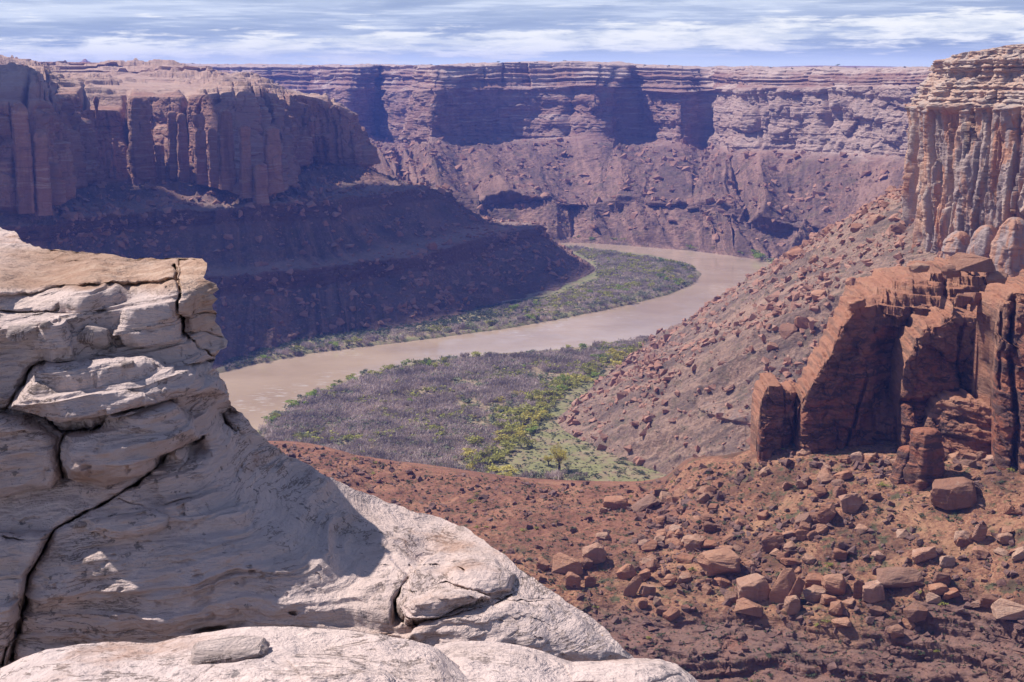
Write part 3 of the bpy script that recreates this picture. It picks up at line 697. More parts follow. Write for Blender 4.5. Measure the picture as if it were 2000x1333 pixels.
    grid_obj('talus_slope', P, M['butte'], {'ta': 1 - 0.25 * le, 'pl': 0 * K, 'gs': s[:, None] / 9 + 0 * K, 'gk': K * 0.8})['kind'] = 'structure'
    GRIDS['talus'] = (P, K)
make_butte()

# ------------------------------------------------------------------ valley floor and river
RIVER_IN = [(-700, 900), (-300, 830), (0, 800), (250, 765), (440, 728), (500, 712), (600, 693), (700, 680), (800, 668), (900, 655), (1000, 640), (1100, 622), (1200, 603), (1300, 578),
            (1355, 555), (1371, 536), (1345, 516), (1280, 501), (1200, 491), (1130, 483), (1085, 479), (1000, 474), (850, 470)]
RIVER_OUT = [(850, 463), (1000, 465), (1100, 467), (1200, 472), (1300, 480), (1400, 490), (1480, 505), (1530, 528), (1560, 550), (1500, 580), (1400, 620), (1290, 657),
             (1200, 672), (1100, 684), (1000, 691), (900, 699), (800, 713), (700, 736), (620, 766), (560, 800), (505, 836), (430, 880), (300, 960), (0, 1080), (-700, 1300)]
def poly_world(pts, z=0.0): return np.array([Z(a, b, z)[:2] for a, b in pts])
RIV = np.concatenate([poly_world(RIVER_IN), poly_world(RIVER_OUT)])
def seg_dist(X, Y, poly, closed=True):
    d = np.full(X.shape, 1e9, np.float32); n = len(poly)
    for i in range(n if closed else n - 1):
        a, b = poly[i], poly[(i + 1) % n]; v = b - a; L = (v * v).sum() + 1e-9
        t = np.clip(((X - a[0]) * v[0] + (Y - a[1]) * v[1]) / L, 0, 1)
        d = np.minimum(d, np.hypot(X - a[0] - t * v[0], Y - a[1] - t * v[1]))
    return d
def inside(X, Y, poly):
    c = np.zeros(X.shape, bool); n = len(poly)
    for i in range(n):
        (x1, y1), (x2, y2) = poly[i], poly[(i + 1) % n]
        if y1 == y2: continue
        c ^= ((y1 > Y) != (y2 > Y)) & (X < (x2 - x1) * (Y - y1) / (y2 - y1) + x1)
    return c
def river_sd(X, Y):
    X = X + 2.5 * fbm(X / 30, Y / 30, 0 * X, 3, 700); Y = Y + 4 * fbm(X / 40, Y / 40, 0 * X, 3, 701)
    d = seg_dist(X, Y, RIV); return np.where(inside(X, Y, RIV), -d, d)
GRASS = poly_world([(930, 965), (980, 880), (1050, 810), (1100, 770), (1200, 700), (1130, 800), (1150, 880), (1330, 935), (1300, 990)], 2.0)
BAR = poly_world([(560, 660), (900, 620), (1060, 575), (1170, 530), (1100, 485), (1280, 498), (1375, 535), (1300, 580), (900, 660), (600, 695)], 2.0)
def floor_z(X, Y):
    sd_ = river_sd(X, Y)
    return -3.0 + 4.9 * sm(sd_, -5, 5) + 0.9 * sm(sd_, 5, 40) * (1 + fbm(X / 50, Y / 50, 0 * X, 4, 710)) + 0.25 * fbm(X / 7, Y / 7, 0 * X, 3, 711)
def make_floor():
    gx = np.arange(-620, 560, 2.2); gy = np.arange(430, 1900, 2.6)
    X, Y = np.meshgrid(gx, gy, indexing='ij')
    P = np.stack([X, Y, floor_z(X, Y)], -1)
    g = np.where(inside(X, Y, GRASS) | inside(X, Y, BAR), 1.0, 0.15)
    g = np.maximum(g, sm(seg_dist(X, Y, RIV), 60, 5) * 0.6)
    grid_obj('valley_floor', P, M['floor'], {'gr': g}, flip=False)['kind'] = 'structure'
    w = mesh_np('river', [(-1400, 380, 0), (900, 380, 0), (900, 2300, 0), (-1400, 2300, 0)], [(0, 1, 2, 3)], M['water'], smooth=False)
    link('river', w)['kind'] = 'structure'
    # wide base sheet reaching the horizon under everything
    r = 5050
    g = mesh_np('ground', [(-r, -600, -6), (r, -600, -6), (r, r, -6), (-r, r, -6)], [(0, 1, 2, 3)], M['floor'], smooth=False)
    link('ground', g)['kind'] = 'structure'
make_floor()

# ------------------------------------------------------------------ near slope, saddle ridge and mesa under the camera
def make_near():
    # stations by px; lines: 0 valley side foot, 1 mid drop, 2 crest, 3 saddle flat, 4 boulder apron, 5 ledges, 6 near bottom, 7 foot of camera cliff, 8 camera cliff top
    def st(crest, l3, l4, l5, l6, foot=(0, 0), cx=None, push=0):
        c = D(*crest); a, b, e, f = D(*l3), D(*l4), D(*l5), D(*l6)
        ft = np.array([c[0] * 1.25 + foot[0], c[1] + 225 + foot[1], -4.0]); mid = c * 0.45 + ft * 0.55; mid[2] = c[2] * 0.42
        sh = c + np.array([c[0] * 0.03, 16, -3.0])
        g = np.array([f[0] * 0.75, 215, 48]); x = cx if cx is not None else f[0] * 0.35
        return [ft, mid, sh, c, a, b, e, f, g, np.array([x, 20, 170.0]), np.array([x * 0.8, 7, 204.6])]
    S = [
        st((-300, 900, 540), (-300, 980, 480), (-300, 1080, 430), (-300, 1200, 385), (-300, 1420, 335), cx=-60),
        st((200, 880, 540), (200, 960, 480), (200, 1070, 430), (200, 1200, 380), (200, 1420, 330), cx=-40),
        st((560, 868, 530), (560, 950, 472), (560, 1060, 425), (560, 1190, 375), (560, 1420, 325), cx=-25),
        st((700, 896, 515), (700, 965, 465), (700, 1060, 420), (700, 1190, 372), (700, 1420, 322), cx=-10),
        st((850, 918, 500), (850, 980, 456), (850, 1060, 415), (850, 1190, 368), (850, 1420, 320), cx=-4),
        st((1000, 940, 488), (1000, 1000, 446), (1000, 1070, 412), (1000, 1190, 366), (1000, 1420, 318), cx=2),
        st((1120, 948, 480), (1120, 1010, 440), (1120, 1090, 402), (1120, 1200, 364), (1120, 1420, 316), cx=8),
        st((1240, 950, 474), (1230, 1010, 438), (1230, 1095, 398), (1230, 1210, 362), (1230, 1430, 314), cx=16),
        st((1300, 940, 468), (1300, 1000, 436), (1310, 1090, 396), (1330, 1215, 360), (1340, 1430, 316), cx=22),
        st((1345, 905, 460), (1370, 975, 430), (1400, 1080, 392), (1430, 1215, 357), (1450, 1430, 318), cx=30),
        st((1420, 897, 452), (1450, 960, 424), (1500, 1070, 388), (1540, 1215, 354), (1560, 1430, 318), cx=38),
        st((1490, 880, 448), (1550, 950, 418), (1620, 1060, 382), (1680, 1215, 350), (1700, 1430, 318), cx=48),
        st((1580, 868, 448), (1660, 940, 412), (1740, 1050, 378), (1800, 1215, 346), (1820, 1430, 316), cx=58),
        st((1700, 862, 448), (1780, 935, 408), (1860, 1040, 374), (1920, 1210, 342), (1940, 1430, 312), cx=68),
        st((1830, 860, 446), (1910, 930, 402), (1990, 1030, 368), (2050, 1200, 336), (2070, 1430, 308), cx=80),
        st((1960, 850, 440), (2050, 920, 396), (2120, 1020, 360), (2200, 1190, 330), (2220, 1430, 302), cx=95),
        st((2150, 830, 430), (2250, 900, 385), (2330, 1010, 350), (2400, 1180, 322), (2450, 1430, 296), cx=120),
    ]
    P, kc, s, nr = loft(S, 1400, [16, 20, 14, 110, 150, 150, 190, 20, 30, 20],
                        wob=[(0, 1), (6, 60), (0, 1), (2.5, 40), (3, 40), (3, 40), (6, 30), (6, 30), (0, 1), (0, 1), (0, 1)],
                        seed=800, ref=4)
    K = kc[None, :] + 0 * s[:, None]
    x, y, z = P[..., 0], P[..., 1], P[..., 2]
    vis = sm(K, 2.6, 3.2) * (1 - sm(K, 7.6, 8))
    P[..., 2] += vis * (fbm(x / 22, y / 22, 0 * x, 5, 810, 0.55) * 3.0 + fbm(x / 3, y / 3, 0 * x, 4, 811, 0.6) * 0.55)
    # terracettes: thin bedded ledges breaking through on the lower slope
    z = P[..., 2]
    lw = sm(K + 0.35 * fbm(x / 16, y / 16, 0 * x, 3, 820), 5.75, 6.1) * (1 - sm(K, 7.6, 8))
    red = sm(K, 4.3, 3.6) * sm(x, 40, 70) * 0.8
    w2 = np.clip(lw + 0.35 * sm(fbm(x / 24, y / 24, 0 * x, 3, 821), 0.15, 0.4), 0, 1)
    for L_, a in ((6.0, 4.2), (2.0, 1.3), (0.6, 0.4)):
        q = (z + 0.9 * L_ * fbm(x / (6 * L_), y / (6 * L_), 0 * x, 4, 830)) / L_
        f = q - np.floor(q)
        P[..., 2] += w2 * a * (sm(f, 0.68, 1.0) - f) * 0.95
    P[..., :2] += (w2 * vis)[..., None] * np.stack([fbm(x / 4, y / 4, z / 0.7, 3, 840), fbm(x / 4, y / 4, z / 0.7, 3, 841)], -1) * 1.4
    ta = 1 - 0.8 * lw
    rd = (1 - sm(K + 0.5 * fbm(x / 20, y / 20, 0 * x, 3, 850), 4.6, 5.4)) * (1 - sm(x + 12 * fbm(x / 25, y / 25, 0 * x, 3, 851), 48, 75)) * 0.5
    o = grid_obj('near_slope', P, M['near'], {'ta': ta, 'pl': np.clip(rd, 0, 1), 'gs': P[..., 0] / 14, 'gk': P[..., 1] / 14}); o['kind'] = 'structure'
    GRIDS['near'] = (P, K)
make_near()

# ------------------------------------------------------------------ relief helpers for the fin and the pale outcrop
def tps(pts, vals):
    pts = np.array(pts, float); vals = np.array(vals, float); n = len(pts); sc = 500.0
    def U(r2): return 0.5 * r2 * np.log(r2 + 1e-9)
    q = pts / sc
    r2 = ((q[:, None] - q[None]) ** 2).sum(-1)
    A = np.zeros((n + 3, n + 3)); A[:n, :n] = U(r2) + np.eye(n) * 1e-3; A[:n, n] = 1; A[:n, n + 1:] = q; A[n, :n] = 1; A[n + 1:, :n] = q.T
    w = np.linalg.solve(A, np.concatenate([vals, [0, 0, 0]]))
    def f(X, Y):
        X = X / sc; Y = Y / sc; o = w[n] + w[n + 1] * X + w[n + 2] * Y
        for i in range(n): o = o + w[i] * U((X - q[i, 0]) ** 2 + (Y - q[i, 1]) ** 2)
        return o
    return f
def block(X, Y, poly, edge):
    """0 outside, rising to 1 inside the outline with a rounded shoulder"""
    p = np.array(poly, float); out = np.zeros(X.shape, np.float32)
    x0, y0 = p.min(0) - 2; x1, y1 = p.max(0) + 2
    mk = (X > x0) & (X < x1) & (Y > y0) & (Y < y1)
    if not mk.any(): return out
    xx, yy = X[mk], Y[mk]
    d = seg_dist(xx, yy, p); ins = inside(xx, yy, p); t = np.clip(np.where(ins, d, 0) / edge, 0, 1)
    out[mk] = np.sqrt(1 - (1 - t) ** 2); return out
def groove(X, Y, pts, w):
    p = np.array(pts, float); x0, y0 = p.min(0) - 4 * w; x1, y1 = p.max(0) + 4 * w; out = np.zeros(X.shape, np.float32)
    mk = (X > x0) & (X < x1) & (Y > y0) & (Y < y1)
    if not mk.any(): return out
    xx, yy = X[mk], Y[mk]
    d = seg_dist(xx, yy, p, False)
    out[mk] = np.exp(-(d / w) ** 2); return out
def blob(X, Y, cx, cy, rx, ry): return np.exp(-(((X - cx) / rx) ** 2 + ((Y - cy) / ry) ** 2))
def DD(px, py, d):
    u = (px - 1000.0) / FPX; v = (666.5 - py) / FPX; ry = CP + v * SP; t = d / ry
    return np.stack([u * t, d + 0 * u, CAM_Z + (-SP + v * CP) * t], -1)

# ------------------------------------------------------------------ RED FIN
def slab(name, parent, top, bot, dist, thick, seed, grooves=(), dents=(), lean=6.0, ncol=240, nrow=220, rnd=0.06, tl=0.18, amp=1.0, mat='fin'):
    top = np.array(top, float); bot = np.array(bot, float); dist = np.array(dist, float)
    x0, x1 = top[0, 0], top[-1, 0]
    px = np.linspace(x0, x1, ncol); u = (px - x0) / (x1 - x0) * 2 - 1
    rough = 4.0 * n1(px / 16.0, seed, 4) + 4.5 * joints(px, 19.0, seed + 40)[0]
    ty = np.interp(px, top[:, 0], top[:, 1]) + rough; by = np.interp(px, bot[:, 0], bot[:, 1]); dd = np.interp(px, dist[:, 0], dist[:, 1])
    e = (1 - np.abs(u) ** 14) ** 0.5
    v = np.linspace(0, 1, nrow)
    PX = px[:, None] + 0 * v; PY = by[:, None] + (ty - by)[:, None] * v
    rt = np.clip((v - (1 - rnd)) / rnd, 0, 1); rv = 1 - np.sqrt(np.clip(1 - rt ** 2, 0, 1))
    d = dd[:, None] + lean * v + thick * 0.5 * (1 - e)[:, None] + thick * tl * rv
    for pts, w, dep in grooves: d = d + dep * groove(PX, PY, pts, w)
    for cx, cy, rx, ry, dep in dents: d = d + dep * blob(PX, PY, cx, cy, rx, ry)
    P = DD(PX, PY, d); x, y, z = P[..., 0], P[..., 1], P[..., 2]
    fade = (1 - np.abs(u) ** 6)[:, None] * (1 - rv * 0.5)
    # tilted cross-beds, vertical joints, spalled faces
    q = z + 0.14 * x
    dsp = strata_disp(q, seed, 4.2, 1.5 * fbm(x / 14, y / 14, z / 10, 3, seed + 1)) * 0.75 + strata_disp(q, seed + 2, 1.3, 0.7 * fbm(x / 5, y / 5, z / 5, 3, seed + 3)) * 0.32
    S = x + 2.2 * fbm(x / 11, y / 11, z / 13, 3, seed + 5); r, dj, m = joints(S, 13.0, seed)
    dsp = dsp + r * 0.35 - 1.2 * np.exp(-(dj / 0.25) ** 2) * sm(fbm(x / 14, y / 14, z / 14, 2, seed + 6), 0.0, 0.2) + ridged(x / 6.0, 0 * x, z / 9, 4, seed + 7) * 0.45 + fbm(x / 2.6, y / 2.6, z / 1.5, 4, seed + 9, 0.62) * 0.85
    dsp = dsp + facets((x + 0.25 * z) / 7.5, z / 9, seed + 21, 1.3, 0.12) * 1.7 + facets(x / 2.8, (z + 0.2 * x) / 2.2, seed + 23, 1.2, 0.08) * 0.65
    big = np.maximum(0, fbm(x / 12, y / 12, z / 9, 2, seed + 11)) * 3.0
    P[..., 1] -= (dsp - big) * fade * amp
    P[..., 2] += fbm(x / 3, y / 3, z / 3, 3, seed + 13) * 0.35
    z = P[..., 2]
    for L_ in (3.4, 1.3):
        qq = (z + 0.10 * x + 0.5 * L_ * fbm(x / 9, y / 9, z / 9, 2, seed + 51)) / L_; ff = qq - np.floor(qq)
        P[..., 2] += L_ * 0.85 * (sm(ff, 0.7, 1.0) - ff) * sm(rt, 0.0, 0.25)
    plv = np.clip(sm(v[None, :] + 0.10 * fbm(x / 8, y / 8, z / 5, 3, seed + 53), 0.72, 0.92) * 0.45, 0, 1)  # crown of the fin paled: bleached rock, with its sunlit tone painted in
    # crown and back
    fr = P[:, -1]; nb = 40; w_ = np.linspace(0, 1, nb)[1:]
    tb = thick * e[:, None]
    cy = fr[:, None, 1] + tb * np.clip(w_ * 2.0, 0, 1)
    cz = fr[:, None, 2] + np.sin(np.clip(w_ * 2, 0, 1) * np.pi) * 0.8 - np.clip(w_ * 2 - 1, 0, 1) * (fr[:, 2] - P[:, 0, 2] + 12)[:, None]
    cx = fr[:, None, 0] * (1 + 0 * w_) + np.clip(w_ * 2 - 1, 0, 1) * 0
    B = np.stack([cx, cy, cz], -1); B[..., 2] += fbm(B[..., 0] / 3, B[..., 1] / 3, 0 * cz, 3, seed + 15) * 0.8
    P = np.concatenate([P, B], 1)
    P[:, 0, 2] -= 8
    P = P - np.array(parent.location)
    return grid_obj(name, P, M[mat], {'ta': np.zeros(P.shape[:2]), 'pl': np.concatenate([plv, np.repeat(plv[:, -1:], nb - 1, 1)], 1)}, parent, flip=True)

def make_fin():
    root = empty('rock_fin', D(1720, 880, 440))
    tag(root, 'dark red rock fin with slanting left edge and cracked shaded face', 'rock fin')
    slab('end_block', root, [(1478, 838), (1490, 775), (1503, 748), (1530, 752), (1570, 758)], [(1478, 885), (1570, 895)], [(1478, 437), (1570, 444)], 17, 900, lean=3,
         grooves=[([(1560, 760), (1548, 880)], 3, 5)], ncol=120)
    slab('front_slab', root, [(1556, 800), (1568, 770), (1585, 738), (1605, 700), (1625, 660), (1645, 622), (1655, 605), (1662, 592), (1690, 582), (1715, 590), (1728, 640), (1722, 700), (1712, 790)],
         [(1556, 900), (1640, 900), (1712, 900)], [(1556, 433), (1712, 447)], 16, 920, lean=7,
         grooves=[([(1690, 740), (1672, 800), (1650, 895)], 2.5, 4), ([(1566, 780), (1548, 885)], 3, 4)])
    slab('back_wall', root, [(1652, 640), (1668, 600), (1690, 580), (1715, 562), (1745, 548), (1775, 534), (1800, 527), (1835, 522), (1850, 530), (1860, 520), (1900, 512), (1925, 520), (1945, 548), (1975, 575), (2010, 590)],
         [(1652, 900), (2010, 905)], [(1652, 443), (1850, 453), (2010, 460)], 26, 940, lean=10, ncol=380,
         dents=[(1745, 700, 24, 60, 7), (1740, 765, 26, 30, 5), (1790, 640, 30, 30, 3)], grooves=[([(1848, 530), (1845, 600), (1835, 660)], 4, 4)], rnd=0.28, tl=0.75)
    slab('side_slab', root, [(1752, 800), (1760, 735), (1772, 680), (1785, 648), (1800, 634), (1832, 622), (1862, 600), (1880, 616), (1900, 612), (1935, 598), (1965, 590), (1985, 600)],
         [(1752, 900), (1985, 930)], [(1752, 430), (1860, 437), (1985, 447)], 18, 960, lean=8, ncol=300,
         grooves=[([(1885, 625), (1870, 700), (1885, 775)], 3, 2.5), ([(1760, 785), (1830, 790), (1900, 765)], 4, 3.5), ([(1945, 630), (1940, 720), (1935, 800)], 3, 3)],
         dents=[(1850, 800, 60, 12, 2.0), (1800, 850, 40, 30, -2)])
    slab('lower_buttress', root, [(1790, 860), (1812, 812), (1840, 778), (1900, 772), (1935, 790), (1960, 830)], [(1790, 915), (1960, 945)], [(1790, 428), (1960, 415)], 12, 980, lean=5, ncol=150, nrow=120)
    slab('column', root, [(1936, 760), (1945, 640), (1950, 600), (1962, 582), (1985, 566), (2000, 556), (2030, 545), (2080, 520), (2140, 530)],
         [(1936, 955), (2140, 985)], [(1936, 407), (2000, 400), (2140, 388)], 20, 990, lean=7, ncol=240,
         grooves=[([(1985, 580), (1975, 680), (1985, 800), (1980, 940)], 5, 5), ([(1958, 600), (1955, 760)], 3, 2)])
make_fin()

# ------------------------------------------------------------------ PALE OUTCROP in the left foreground
ROUT = [(380, -60), (425, -30), (440, -8), (448, 12), (456, 28), (470, 40), (485, 84), (490, 150), (497, 225), (503, 268), (506, 330), (508, 392), (516, 404), (540, 401), (552, 418), (563, 432), (572, 420), (582, 428), (596, 415),
        (612, 424), (628, 424), (640, 434), (655, 440), (664, 447), (676, 446), (682, 428), (695, 424), (712, 418), (730, 430), (755, 444), (775, 446), (795, 448), (812, 470), (850, 502),
        (880, 560), (905, 602), (930, 642), (955, 702), (980, 760), (1010, 862), (1030, 905), (1050, 940), (1080, 985), (1110, 1022), (1140, 1062), (1170, 1102), (1200, 1145), (1225, 1182),
        (1255, 1212), (1285, 1242), (1310, 1262), (1400, 1290)]
def make_outcrop():
    R = np.array(ROUT, float)
    nr_, nc = 1150, 1000
    py = np.interp(np.linspace(0, 1, nr_), [0, .10, .20, 0.80, 1], [382, 470, 560, 1290, 1400])
    rp = np.interp(py, R[:, 0], R[:, 1]); 
    rp = rp + (1.6 * n1(py / 7.0, 40, 3)) * sm(py, 470, 520)
    u = np.linspace(0, 1, nc); uu = 1 - (1 - u) ** 1.25
    left = -420.0
    PX = left + (rp[None, :] - left) * uu[:, None]; PY = py[None, :] + 0 * PX
    pts = [(-420, 380, 22), (-420, 460, 18.5), (-60, 390, 21), (0, 440, 19), (-100, 500, 15.2), (100, 490, 16.0), (280, 506, 14.5), (-420, 520, 14.0), (0, 520, 14.1), (200, 530, 13.3), (340, 520, 13.7),
           (-420, 566, 12.4), (0, 566, 12.3), (180, 552, 12.35), (340, 548, 12.45), (400, 520, 13.2), (-420, 620, 12.2), (0, 620, 12.1), (200, 620, 12.15), (340, 620, 12.35), (420, 620, 12.7),
           (0, 690, 11.95), (200, 690, 11.95), (380, 700, 12.2), (430, 720, 12.45), (-420, 750, 11.8), (0, 780, 11.75), (200, 790, 11.7), (400, 800, 12.0), (440, 860, 12.1), (500, 880, 12.6),
           (0, 900, 11.5), (200, 920, 11.4), (350, 900, 11.55), (-420, 950, 11.4), (560, 910, 13.0), (480, 980, 11.75), (600, 970, 12.5), (0, 1010, 11.2), (120, 1010, 11.15), (300, 1010, 11.2), (700, 1000, 12.9),
           (450, 1060, 11.1), (600, 1070, 11.4), (860, 1060, 12.7), (750, 1090, 11.8), (0, 1120, 10.95), (250, 1120, 10.9), (500, 1150, 10.9), (700, 1180, 10.95), (900, 1130, 11.45), (1000, 1140, 11.7), (1080, 1200, 11.4),
           (950, 1190, 11.0), (850, 1230, 10.7), (1050, 1250, 10.85), (1200, 1275, 11.2), (0, 1230, 10.75), (250, 1240, 10.7), (500, 1250, 10.7), (700, 1260, 10.65), (0, 1400, 10.7), (500, 1400, 10.7), (1000, 1400, 10.7), (1290, 1400, 11.0), (-420, 1200, 11), (-420, 1400, 11)]
    f = tps([(a, b) for a, b, c in pts], [c for a, b, c in pts])
    d = f(PX, PY)
    # warp the drawing coordinates a little so outlines are natural
    WX = PX + 7 * fbm(PX / 60, PY / 60, 0 * PX, 3, 41) + 2.0 * fbm(PX / 11, PY / 11, 0 * PX, 3, 42); WY = PY + 7 * fbm(PX / 60, PY / 60, 0 * PX + 9, 3, 43) + 2.0 * fbm(PX / 11, PY / 11, 0 * PX + 9, 3, 44)
    B = lambda poly, e, a: -a * block(WX, WY, poly, e)
    d = d + B([(-420, 440), (0, 400), (250, 470), (346, 500), (352, 548), (300, 546), (240, 552), (180, 552), (100, 564), (0, 574), (-420, 600)], 9, 0.22)
    d = d + B([(75, 716), (92, 700), (170, 696), (330, 700), (430, 738), (445, 770), (342, 776), (300, 790), (230, 822), (140, 825), (60, 800), (28, 790)], 26, 0.30)
    d = d + B([(135, 838), (260, 800), (330, 782), (372, 800), (395, 850), (330, 887), (280, 925), (215, 945), (130, 930), (122, 900)], 30, 0.34)
    d = d + B([(-420, 790), (0, 800), (60, 806), (122, 842), (116, 930), (95, 955), (0, 970), (-420, 990)], 24, 0.22)
    d = d + B([(-420, 600), (0, 610), (110, 612), (150, 640), (160, 690), (90, 700), (70, 716), (25, 788), (-420, 780)], 18, 0.18)
    d = d + B([(255, 603), (300, 590), (345, 600), (372, 650), (330, 670), (270, 668), (230, 650)], 16, 0.14)
    d = d + B([(785, 1168), (800, 1146), (860, 1130), (930, 1140), (962, 1156), (930, 1178), (860, 1204), (800, 1206)], 34, 0.34)
    d = d + B([(775, 1245), (840, 1205), (930, 1185), (1000, 1160), (1090, 1180), (1235, 1285), (1100, 1300), (900, 1290)], 26, 0.22)
    d = d + B([(800, 1110), (860, 1075), (950, 1085), (1010, 1120), (1000, 1150), (960, 1150), (870, 1125), (805, 1142)], 22, 0.18)
    d = d + B([(0, 1040), (110, 1030), (85, 1070), (60, 1115), (58, 1165), (40, 1215), (0, 1330), (-420, 1400), (-420, 1030)], 16, 0.16)
    d = d + B([(180, 1010), (300, 985), (330, 1005), (325, 1030), (240, 1042), (175, 1040)], 14, 0.10)
    d = d + B([(160, 820), (130, 800), (30, 792), (10, 770), (60, 745), (200, 760), (320, 772), (300, 785), (240, 815)], 20, 0.12)
    gm = 0.12 + 1.6 * np.clip(0.40 + fbm(PX / 35, PY / 35, 0 * PX + 4, 3, 45), 0, 1)
    G = lambda pts, w, a: a * gm * (groove(WX, WY, pts, w * 0.34) * 0.75 + groove(WX, WY, pts, w * 1.5) * 0.14)
    for pts_, w, a in [
        ([(338, 520), (350, 560), (352, 600), (366, 640), (382, 668)], 7, 1.0), ([(-100, 600), (20, 607), (100, 603), (160, 610), (255, 598)], 3.5, 0.16),
        ([(0, 640), (40, 620), (120, 600)], 3, 0.08), ([(22, 795), (40, 760), (75, 716), (92, 700)], 4.5, 0.28), ([(-200, 798), (0, 792), (28, 792)], 4, 0.14),
        ([(70, 800), (100, 812), (140, 832), (200, 822), (250, 800), (318, 776), (338, 784)], 6, 0.5), ([(120, 930), (118, 900), (134, 845), (142, 832)], 5, 0.36),
        ([(330, 884), (290, 925), (240, 960), (165, 1000), (112, 1030), (86, 1070), (65, 1110), (58, 1165), (40, 1212), (12, 1270), (-10, 1330)], 4.5, 0.45),
        ([(58, 1165), (50, 1200), (30, 1240), (20, 1290)], 9, 0.7), ([(-100, 1046), (0, 1045), (98, 1048)], 3.5, 0.2), ([(395, 850), (360, 875), (325, 890)], 8, 0.35),
        ([(782, 1195), (776, 1160), (792, 1130), (812, 1108), (800, 1098)], 5, 0.4), ([(784, 1188), (820, 1208), (900, 1204), (950, 1178), (1000, 1158)], 4, 0.22),
        ([(352, 716), (385, 712), (420, 704)], 5, 0.3), ([(380, 668), (430, 700)], 4, 0.25), ([(426, 800), (436, 830), (455, 845)], 12, 0.4), ([(350, 915), (370, 890), (372, 870)], 8, 0.3),
        ([(240, 970), (300, 985), (370, 975), (410, 965)], 3.0, 0.07), ([(830, 1100), (880, 1098), (905, 1110)], 3.5, 0.12),
        ([(960, 1160), (1010, 1170), (1060, 1175)], 3, 0.10),
        ([(380, 612), (400, 606), (428, 612)], 3.5, 0.12), ([(360, 560), (395, 566), (430, 572)], 4, 0.16), ([(376, 640), (410, 652), (440, 662)], 4, 0.12)]:
        d = d + G(pts_, w, a)
    for cx, cy, rx, ry, a in [(205, 575, 16, 10, 0.12), (440, 812, 20, 24, 0.35), (385, 875, 24, 16, 0.25), (415, 1222, 34, 9, 0.35), (470, 1005, 30, 30, -0.12), (400, 1010, 60, 30, -0.12),
                              (150, 800, 30, 12, -0.1), (575, 1192, 10, 5, 0.12), (395, 590, 14, 22, 0.1), (440, 668, 8, 10, -0.06), (980, 1110, 50, 20, -0.08), (620, 940, 30, 20, -0.1)]:
        d = d + a * blob(PX, PY, cx, cy, rx, ry)
    P = DD(PX, PY, d); x, y, z = P[..., 0], P[..., 1], P[..., 2]
    # weathering: hollows, flaggy cross-beds, small pits
    tilt = z - 0.10 * x + 0.12 * fbm(x / 1.2, y / 1.2, z / 1.2, 3, 50)
    fold = tilt + 0.25 * sm(PX, 380, 520) * sm(PY, 800, 900) * (x + 2.0) * 0.6
    h = 0.26 * fbm(x / 1.0, y / 1.0, z / 0.7, 4, 51, 0.55) + 0.07 * fbm(x / 0.33, y / 0.33, z / 0.22, 4, 52) + 0.10 * ridged(x / 1.4, y / 1.4, fold / 0.7, 3, 74)
    la = sm(fbm(x / 0.9, y / 0.9, z / 0.6, 3, 53), -0.25, 0.25)
    h = h + la * (strata_disp(fold, 54, 0.14, 0.05 * fbm(x / .8, y / .8, z / .8, 2, 59)) * 0.045 + 1.4 * strata_disp(fold, 55, 0.05, 0.02 * fbm(x / .3, y / .3, z / .3, 2, 57)) * 0.016)
    h = h + 0.012 * ridged(x / 0.13, y / 0.13, fold / 0.05, 3, 56)
    pit = np.maximum(0, fbm(x / 0.10, y / 0.10, z / 0.07, 3, 58) - 0.38) * 0.16
    h = h - pit
    cr = ridged(x / 0.55 + 0.3 * fbm(x, y, z, 2, 71), y / 0.55, fold / 0.16, 3, 72)
    h = h - 0.05 * sm(cr, 0.45, 0.75) * sm(fbm(x / 0.8, y / 0.8, z / 0.8, 2, 73), 0.0, 0.3)
    # flagstone steps where the rock leans back
    fl = 0
    for L_, a_ in ((0.19, 1.0), (0.07, 0.8)):
        qf = (fold + 0.25 * L_ * fbm(x / (5 * L_), y / (5 * L_), z / (5 * L_), 3, 75)) / L_; ff = qf - np.floor(qf)
        fl = fl + L_ * a_ * (sm(ff, 0.7, 1.0) - ff + 0.4)
    topz = (1 - sm(PY, 505, 552))
    P[..., 2] += fl * sm(fbm(x / 1.1, y / 1.1, z / 1.1, 3, 76), -0.15, 0.25) * 0.55 * (1 - topz) * (1 - sm(PX - rp[None, :], -30, 0))
    h = h * (1 - 0.75 * topz)
    P[..., 1] -= h
    P[..., 2] += topz * (0.05 * fbm(x / 0.8, y / 0.8, 0 * x, 4, 60) + 0.03 * fbm(x / 0.12, y / 0.25, 0 * x, 4, 61))
    brown = np.clip(sm(PY, 572, 552) * sm(PX, -150, 120) * sm(PY, 470, 500) + 0.7 * blob(PX, PY, 400, 590, 40, 60) + 0.8 * blob(PX, PY, 180, 925, 50, 14), 0, 1)
    # rounded return behind the outline
    nb = 60; t = np.linspace(0, 1, nb + 1)[1:]
    E = P[-1]; ang = t * math.pi * 0.5
    back = np.repeat(E[None], nb, 0)
    depth_ = 2.6 - 1.3 * topz[-1][None, :]
    se = (CAM_Z - E[:, 2]) / E[:, 1]; dyy = np.sin(ang)[:, None] * depth_
    back = back + np.stack([(-0.06 - 1.2 * t[:, None] ** 2) + E[:, 0] / E[:, 1] * dyy, dyy, -(se[None] + 0.10 + 0.25 * t[:, None]) * dyy], -1)
    xx, yy, zz = back[..., 0], back[..., 1], back[..., 2]
    back[..., 0] += 0.05 * fbm(xx / 0.3, yy / 0.3, zz / 0.3, 3, 62) * np.minimum(1, t * 6)[:, None]
    P = np.concatenate([P, back], 0)
    # round the last columns of the front
    brown = np.concatenate([brown, np.repeat(brown[-1:], nb, 0)], 0)
